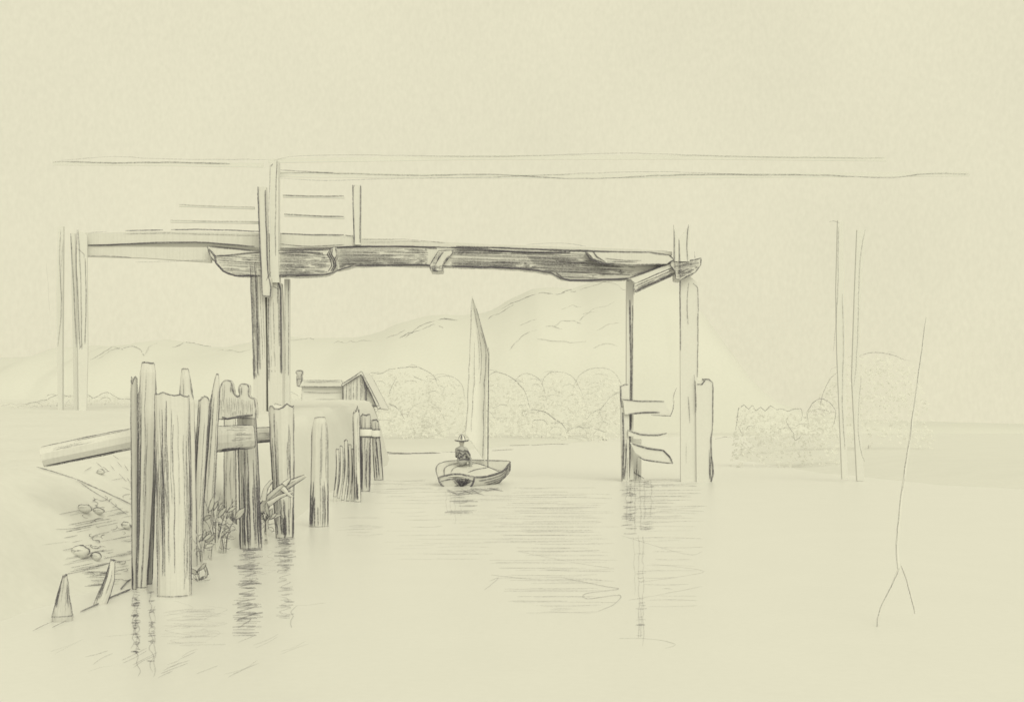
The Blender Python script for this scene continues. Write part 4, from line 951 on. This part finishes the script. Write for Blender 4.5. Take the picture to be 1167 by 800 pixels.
for s in (.80,):
    t = MB(YK); a, c = hull_pt(s, .10, .08), hull_pt(s, .93, .08); d = Vector((.10, .16, 0)); z = Vector((0, 0, .035))
    c8 = [a, c, c + d, a + d]; lo = [t.vert(q - z) for q in c8]; up = [t.vert(q) for q in c8]
    t.face(up); t.face(lo[::-1])
    for i in range(4): j = (i + 1) % 4; t.face((lo[i], lo[j], up[j], up[i]))
    t.line([a, c], w=1.5, p=.66); t.line([a + d, c + d], w=1.2, p=.5); t.build('seat', 'timber', boat)
dk = MB(YK); ra = [[dk.vert(hull_pt(i / 10 * .74, .0, .03).lerp(hull_pt(i / 10 * .74, 1, .03), j / 6) + Vector((0, 0, -.035 + .05 * math.sin(j / 6 * math.pi)))) for j in range(7)] for i in range(11)]
for i in range(10):
    for j in range(6): dk.face((ra[i][j], ra[i][j+1], ra[i+1][j+1], ra[i+1][j]))
def dpt(i, j): return dk.v[ra[i][j]] + Vector((0, -.01, .012))
dk.line([dpt(i, 1) for i in range(1, 10)], w=1.4, p=.6); dk.line([dpt(i, 2) for i in range(2, 11)], w=1.3, p=.55); dk.line([dpt(i, 4) for i in range(4, 11)], w=1.5, p=.62); dk.line([dpt(10, j) for j in range(7)], w=1.3, p=.6)
dk.build('deck', 'timber', boat)
YM = 33.0
m = MB(YM); base = P(556, 537, YM); top = P(557, 401, YM)
sf = m.rod([base - Vector((0, 0, .25)), base, base.lerp(top, .5), top, P(556.6, 396, YM)], [.022, .022, .02, .017, .012], n=8)
m.line([base + Vector((0, -.024, 0)), base.lerp(top, .5) + Vector((0, -.02, 0)), top + Vector((0, -.018, 0))], w=1.3, p=.62)
m.build('mast', 'old_timber', boat)
y_ = MB(YM); q = [P(557, 403, YM - .03), P(552, 385, YM - .02), P(547, 368, YM), P(543, 352, YM + .02), P(538, 338, YM + .04)]
y_.rod(q, [.016, .016, .014, .011, .007], n=8); y_.line([c + Vector((0, -.018, 0)) for c in q[:4]], w=1.35, p=.62); y_.build('yard', 'old_timber', boat)
sl = MB(YM); L_ = [(530, 494), (532.5, 470), (534, 440), (535.5, 400), (536.5, 370), (538, 340)]; R_ = [(553, 526), (553.8, 480), (554.5, 440), (556.5, 403), (548, 371), (539, 340)]
g = {}
for sd in (0, 1):
    for i in range(13):
        for j in range(9):
            a, c = cr(L_, i / 12), cr(R_, i / 12); t = j / 8
            px, py = lerp(a[0], c[0], t), lerp(a[1], c[1], t)
            g[sd, i, j] = sl.vert(P(px, py, YM - .05) + Vector((0, .22 * math.sin(t * math.pi) * math.sin(i / 12 * 2.6 + .3) + sd * .008, 0)))
for i in range(12):
    for j in range(8):
        sl.face((g[0, i, j], g[0, i, j+1], g[0, i+1, j+1], g[0, i+1, j])); sl.face((g[1, i+1, j], g[1, i+1, j+1], g[1, i, j+1], g[1, i, j]))
def sp(i, j): return sl.v[g[0, i, j]] + Vector((0, -.012, 0))
sl.line([sp(i, 0) for i in range(13)], w=1.15, p=.42, wob=.9); sl.line([sp(i, 2) for i in range(1, 9)], w=1.1, p=.36, wob=.8)
sl.line([sp(i, 7) for i in range(0, 10)], w=1.2, p=.52, wob=.9); sl.line([sp(i, 5) for i in range(5, 12)], w=1.1, p=.42, wob=.8); sl.line([sp(i, 4) for i in range(6, 10)], w=1, p=.3)
sl.line([sp(0, j) for j in range(0, 9)], w=1, p=.22)
sl.build('sail', 'canvas', boat, smoothf=True)

def make_person():
    Y0 = 32.45; o = P(526, 526, Y0)                      # the seat under him
    ca, sa, K = math.cos(math.radians(148)), math.sin(math.radians(148)), .86
    def W_(q): q = Vector(q) * K; return o + Vector((q.x * ca - q.y * sa, q.x * sa + q.y * ca, q.z))
    bm = bmesh.new()
    def ball(c, r, sc=(1, 1, 1)):
        res = bmesh.ops.create_uvsphere(bm, u_segments=14, v_segments=10, radius=r)['verts']
        for v in res: v.co = Vector((v.co.x * sc[0], v.co.y * sc[1], v.co.z * sc[2])) + Vector(c)
    def limb(pts, rads, sub=10):
        for (a, b), (ra, rb) in zip(zip(pts, pts[1:]), zip(rads, rads[1:])):
            for k in range(sub + 1):
                t = k / sub; ball(Vector(a).lerp(Vector(b), t), lerp(ra, rb, t))
    # local: x right in picture, y away, z up; he faces the viewer's right a little and looks ahead
    limb([(0, 0, .07), (0, .0, .25), (.0, .01, .40)], [.135, .13, .145]); ball((0, .0, .36), .15, (1.28, .8, .8))
    limb([(-.15, .0, .42), (0, 0, .46), (.15, 0, .42)], [.07, .085, .07]); limb([(0, 0, .46), (.005, -.01, .56)], [.06, .052])
    ball((.005, -.02, .645), .098, (.82, .95, 1.18)); ball((.005, -.065, .605), .055, (.9, .9, .9))          # head and jaw
    ball((.005, -.118, .635), .018, (.8, 1.1, 1.2)); ball((.005, -.116, .622), .015)                              # nose
    for s in (-1, 1): ball((.005 + s * .082, -.01, .638), .022, (.5, .9, 1.2)); ball((.005 + s * .035, -.1, .655), .013)
    ball((.005, -.104, .588), .018, (1.5, .6, .45))
    # arms folded forward over the knees, hands closing on the sheet rope
    limb([(-.19, 0, .41), (-.23, -.10, .20), (-.06, -.24, .17)], [.058, .047, .034]); limb([(.19, 0, .41), (.25, -.08, .20), (.09, -.24, .18)], [.058, .047, .034])
    for s, w in ((-1, Vector((-.04, -.255, .17))), (1, Vector((.07, -.255, .18)))):
        d = Vector((-s * .9, -.35, -.1)).normalized(); up = Vector((0, -.25, 1)).normalized()
        limb([w, w + d * .05], [.03, .034], 5)
        for k, ln in enumerate((.058, .066, .062, .048)):
            r0 = w + d * .06 + up * (.027 - .018 * k)
            k1 = r0 + d * ln * .5; k2 = k1 + Vector((0, .7, -.5)).normalized() * ln * .4 + d * .004; k3 = k2 + Vector((s * .5, .7, 0)).normalized() * ln * .3
            limb([r0, k1, k2, k3], [.0095, .009, .0085, .0075], 5)
        limb([w + d * .015 + up * .03, w + d * .04 + up * .055, w + d * .065 + up * .05], [.012, .0105, .009], 5)
    for s in (-1, 1): limb([(s * .09, 0, .05), (s * .11, -.36, .08), (s * .11, -.40, -.22)], [.088, .06, .042]); limb([(s * .11, -.40, -.24), (s * .12, -.52, -.26)], [.042, .032], 5)
    me = bpy.data.meshes.new('body_raw'); bm.to_mesh(me); bm.free()
    tmp = bpy.data.objects.new('body_raw', me); COL.objects.link(tmp)
    md = tmp.modifiers.new('r', 'REMESH'); md.mode = 'VOXEL'; md.voxel_size = .0085
    ms = tmp.modifiers.new('s', 'SMOOTH'); ms.factor = .5; ms.iterations = 2
    dg = bpy.context.evaluated_depsgraph_get(); ev = bpy.data.meshes.new_from_object(tmp.evaluated_get(dg))
    bpy.data.objects.remove(tmp)
    ev.name = 'person'
    b = MB(Y0)
    for v in ev.vertices: b.vert(W_(v.co))
    for f in ev.polygons: b.face(f.vertices)
    L = lambda pts, **k: b.line([W_(q) for q in pts], **k)
    for s in (-1, 1): L([(.005 + s * .048, -.118, .652), (.005 + s * .024, -.122, .654)], w=.9, p=.7)
    L([(-.025, -.122, .588), (.035, -.122, .588)], w=.9, p=.55); L([(-.06, -.09, .565), (.005, -.125, .545), (.07, -.085, .57)], w=1.0, p=.4)
    bo = b.build('person', 'skin', smoothf=True, origin=o)
    sid(bo, 'boatman in a pointed brimmed hat sitting hunched in the boat, hands together', 'person')
    # coat
    bm = bmesh.new()
    def ball2(c, r, sc=(1, 1, 1)):
        for v in bmesh.ops.create_uvsphere(bm, u_segments=14, v_segments=10, radius=r)['verts']: v.co = Vector((v.co.x * sc[0], v.co.y * sc[1], v.co.z * sc[2])) + Vector(c)
    def limb2(pts, rads, sub=8):
        for (a, c), (ra, rc) in zip(zip(pts, pts[1:]), zip(rads, rads[1:])):
            for k in range(sub + 1): ball2(Vector(a).lerp(Vector(c), k / sub), lerp(ra, rc, k / sub))
    limb2([(0, 0, .03), (0, 0, .25), (0, .01, .40)], [.155, .148, .155]); ball2((0, 0, .36), .162, (1.28, .82, .8)); limb2([(-.15, 0, .42), (0, 0, .46), (.15, 0, .42)], [.082, .085, .082])
    limb2([(-.19, 0, .41), (-.23, -.10, .20), (-.09, -.22, .172)], [.072, .062, .05]); limb2([(.19, 0, .41), (.25, -.08, .20), (.12, -.22, .182)], [.072, .062, .05])
    for s in (-1, 1): limb2([(s * .09, 0, .04), (s * .11, -.36, .08), (s * .11, -.40, -.19)], [.10, .074, .056])
    me = bpy.data.meshes.new('coat_raw'); bm.to_mesh(me); bm.free(); tmp = bpy.data.objects.new('coat_raw', me); COL.objects.link(tmp)
    md = tmp.modifiers.new('r', 'REMESH'); md.mode = 'VOXEL'; md.voxel_size = .014
    ms = tmp.modifiers.new('s', 'SMOOTH'); ms.factor = .5; ms.iterations = 3
    ev = bpy.data.meshes.new_from_object(tmp.evaluated_get(bpy.context.evaluated_depsgraph_get())); bpy.data.objects.remove(tmp)
    b = MB(Y0)
    for v in ev.vertices: b.vert(W_(v.co))
    for f in ev.polygons: b.face(f.vertices)
    b.freeze()
    for pix, w, p in [([(516.5, 522), (516, 517), (518, 514.5), (521, 513), (524, 513), (527, 514)], 2.0, .88), ([(527, 515), (530, 513.5), (533, 514.5), (535, 518), (535, 522.5)], 2.0, .88), ([(518, 517), (522, 515), (525, 516), (527, 519)], 1.6, .78),
                      ([(519, 520), (523, 522), (527, 520.5), (530, 516)], 1.7, .8), ([(520, 515), (525, 520), (528, 523)], 1.5, .75), ([(530, 515), (532, 519), (531, 523)], 1.5, .72), ([(521, 519), (525, 517), (529, 519)], 1.5, .7), ([(517, 524), (523, 524), (530, 523.5), (536, 524)], 1.8, .8),
                      ([(524, 515), (522, 519), (524, 523)], 1.4, .7)]:
        b.on(pix, w=w * 1.1, p=min(1, p * 1.12), res=3, drop=3, lift=.008)
    b.build('coat', 'cloth', bo, smoothf=True)
    # pointed hat with an upturned brim
    ht = MB(Y0); c = W_((.005, -.02, .70)); prof = [(.205, .035), (.20, .02), (.16, .0), (.112, .0), (.10, .03), (.085, .10), (.058, .165), (.022, .205), (.0, .212)]
    rg = [[ht.vert(c + Vector((math.cos(a) * r, math.sin(a) * r, z))) for a in [2 * math.pi * k / 20 for k in range(20)]] for r, z in prof[:-1]]
    for a, d in zip(rg, rg[1:]):
        for k in range(20): ht.face((a[k], a[(k+1) % 20], d[(k+1) % 20], d[k]))
    tip = ht.vert(c + Vector((0, 0, .212)))
    for k in range(20): ht.face((rg[-1][k], rg[-1][(k+1) % 20], tip))
    und = [ht.vert(c + Vector((math.cos(a) * .10, math.sin(a) * .10, -.02))) for a in [2 * math.pi * k / 20 for k in range(20)]]
    for k in range(20): ht.face((rg[0][(k+1) % 20], rg[0][k], und[k], und[(k+1) % 20]))
    ht.line([c + Vector((math.cos(a) * .205, math.sin(a) * .205 - .01, .035 - .03 * abs(math.sin(a)))) for a in [math.pi + k * math.pi / 10 for k in range(11)]], w=1.9, p=.86, res=3)
    for s in (-1, 1): ht.line([c + Vector((s * .105, -.02, .02)), c + Vector((s * .085, -.02, .1)), c + Vector((s * .04, -.02, .18)), c + Vector((0, -.02, .215))], w=1.4, p=.7, res=3)
    for x in (-.02, -.005, .01): ht.line([c + Vector((x, -.10, .04)), c + Vector((x * .5, -.04, .19))], w=1.8, p=.8)
    ht.build('hat', 'canvas', bo, smoothf=True)
make_person()

# ------------------------------------------------------------------ light, sky, camera
w = bpy.data.worlds.new('World'); SC.world = w; w.use_nodes = True
nt = w.node_tree; nt.nodes.clear(); N, L = nt.nodes.new, nt.links.new
out = N('ShaderNodeOutputWorld'); bg = N('ShaderNodeBackground'); sky = N('ShaderNodeTexSky')
EL, AZ = 40.0, 156.0
sky.sky_type = 'NISHITA'; sky.sun_disc = False; sky.sun_elevation = math.radians(EL); sky.sun_rotation = math.radians(AZ); sky.dust_density = 6
tc = N('ShaderNodeTexCoord'); n1 = N('ShaderNodeTexNoise'); n1.inputs['Scale'].default_value = 230; n1.inputs['Detail'].default_value = 5
mp = N('ShaderNodeMapping'); mp.inputs['Scale'].default_value = (1.5, 1.5, .8); L(tc.outputs['Generated'], mp.inputs[0])
n2 = N('ShaderNodeTexNoise'); n2.inputs['Scale'].default_value = 6; n2.inputs['Detail'].default_value = 4
L(mp.outputs[0], n1.inputs['Vector']); L(tc.outputs['Generated'], n2.inputs['Vector'])
f1 = math_node(N, L, 'MULTIPLY_ADD', n1.outputs['Fac'], .14, .93); f2 = math_node(N, L, 'MULTIPLY_ADD', n2.outputs['Fac'], .10, -.045)
ff = math_node(N, L, 'ADD', f1, f2)
cl = N('ShaderNodeMix'); cl.data_type = 'RGBA'; cl.blend_type = 'MULTIPLY'; cl.inputs[0].default_value = 1
cl.inputs[6].default_value = (7.86, 7.48, 5.52, 1); L(ff, cl.inputs[7])
mx = N('ShaderNodeMix'); mx.data_type = 'RGBA'; mx.inputs[0].default_value = .97      # closed cloud cover under the clear sky
L(sky.outputs[0], mx.inputs[6]); L(cl.outputs[2], mx.inputs[7])
L(mx.outputs[2], bg.inputs[0]); bg.inputs[1].default_value = .1
L(bg.outputs[0], out.inputs[0])
s = bpy.data.lights.new('sun', 'SUN'); s.energy = 1.5; s.angle = math.radians(45); s.color = (.985, .97, .71)
so = bpy.data.objects.new('sun', s); COL.objects.link(so)
d = Vector((math.sin(math.radians(AZ)) * math.cos(math.radians(EL)), math.cos(math.radians(AZ)) * math.cos(math.radians(EL)), math.sin(math.radians(EL))))
so.rotation_euler = d.to_track_quat('Z', 'Y').to_euler()
cam = bpy.data.cameras.new('camera'); co = bpy.data.objects.new('camera', cam); COL.objects.link(co)
co.location = (0, 0, EYE); co.rotation_euler = (math.radians(90), 0, 0)
cam.sensor_width = 36; cam.sensor_fit = 'HORIZONTAL'; cam.lens = 36 * F / 1167; cam.shift_y = (HY - 400) / 1167
cam.clip_end = 8000; cam.clip_start = .1
SC.camera = co
SC.view_settings.view_transform = 'Standard'; SC.view_settings.look = 'None'; SC.view_settings.exposure = 0.02; SC.view_settings.gamma = 1
SC.cycles.transparent_max_bounces = 48
for o in COL.objects:
    if '_o' in o: del o['_o']
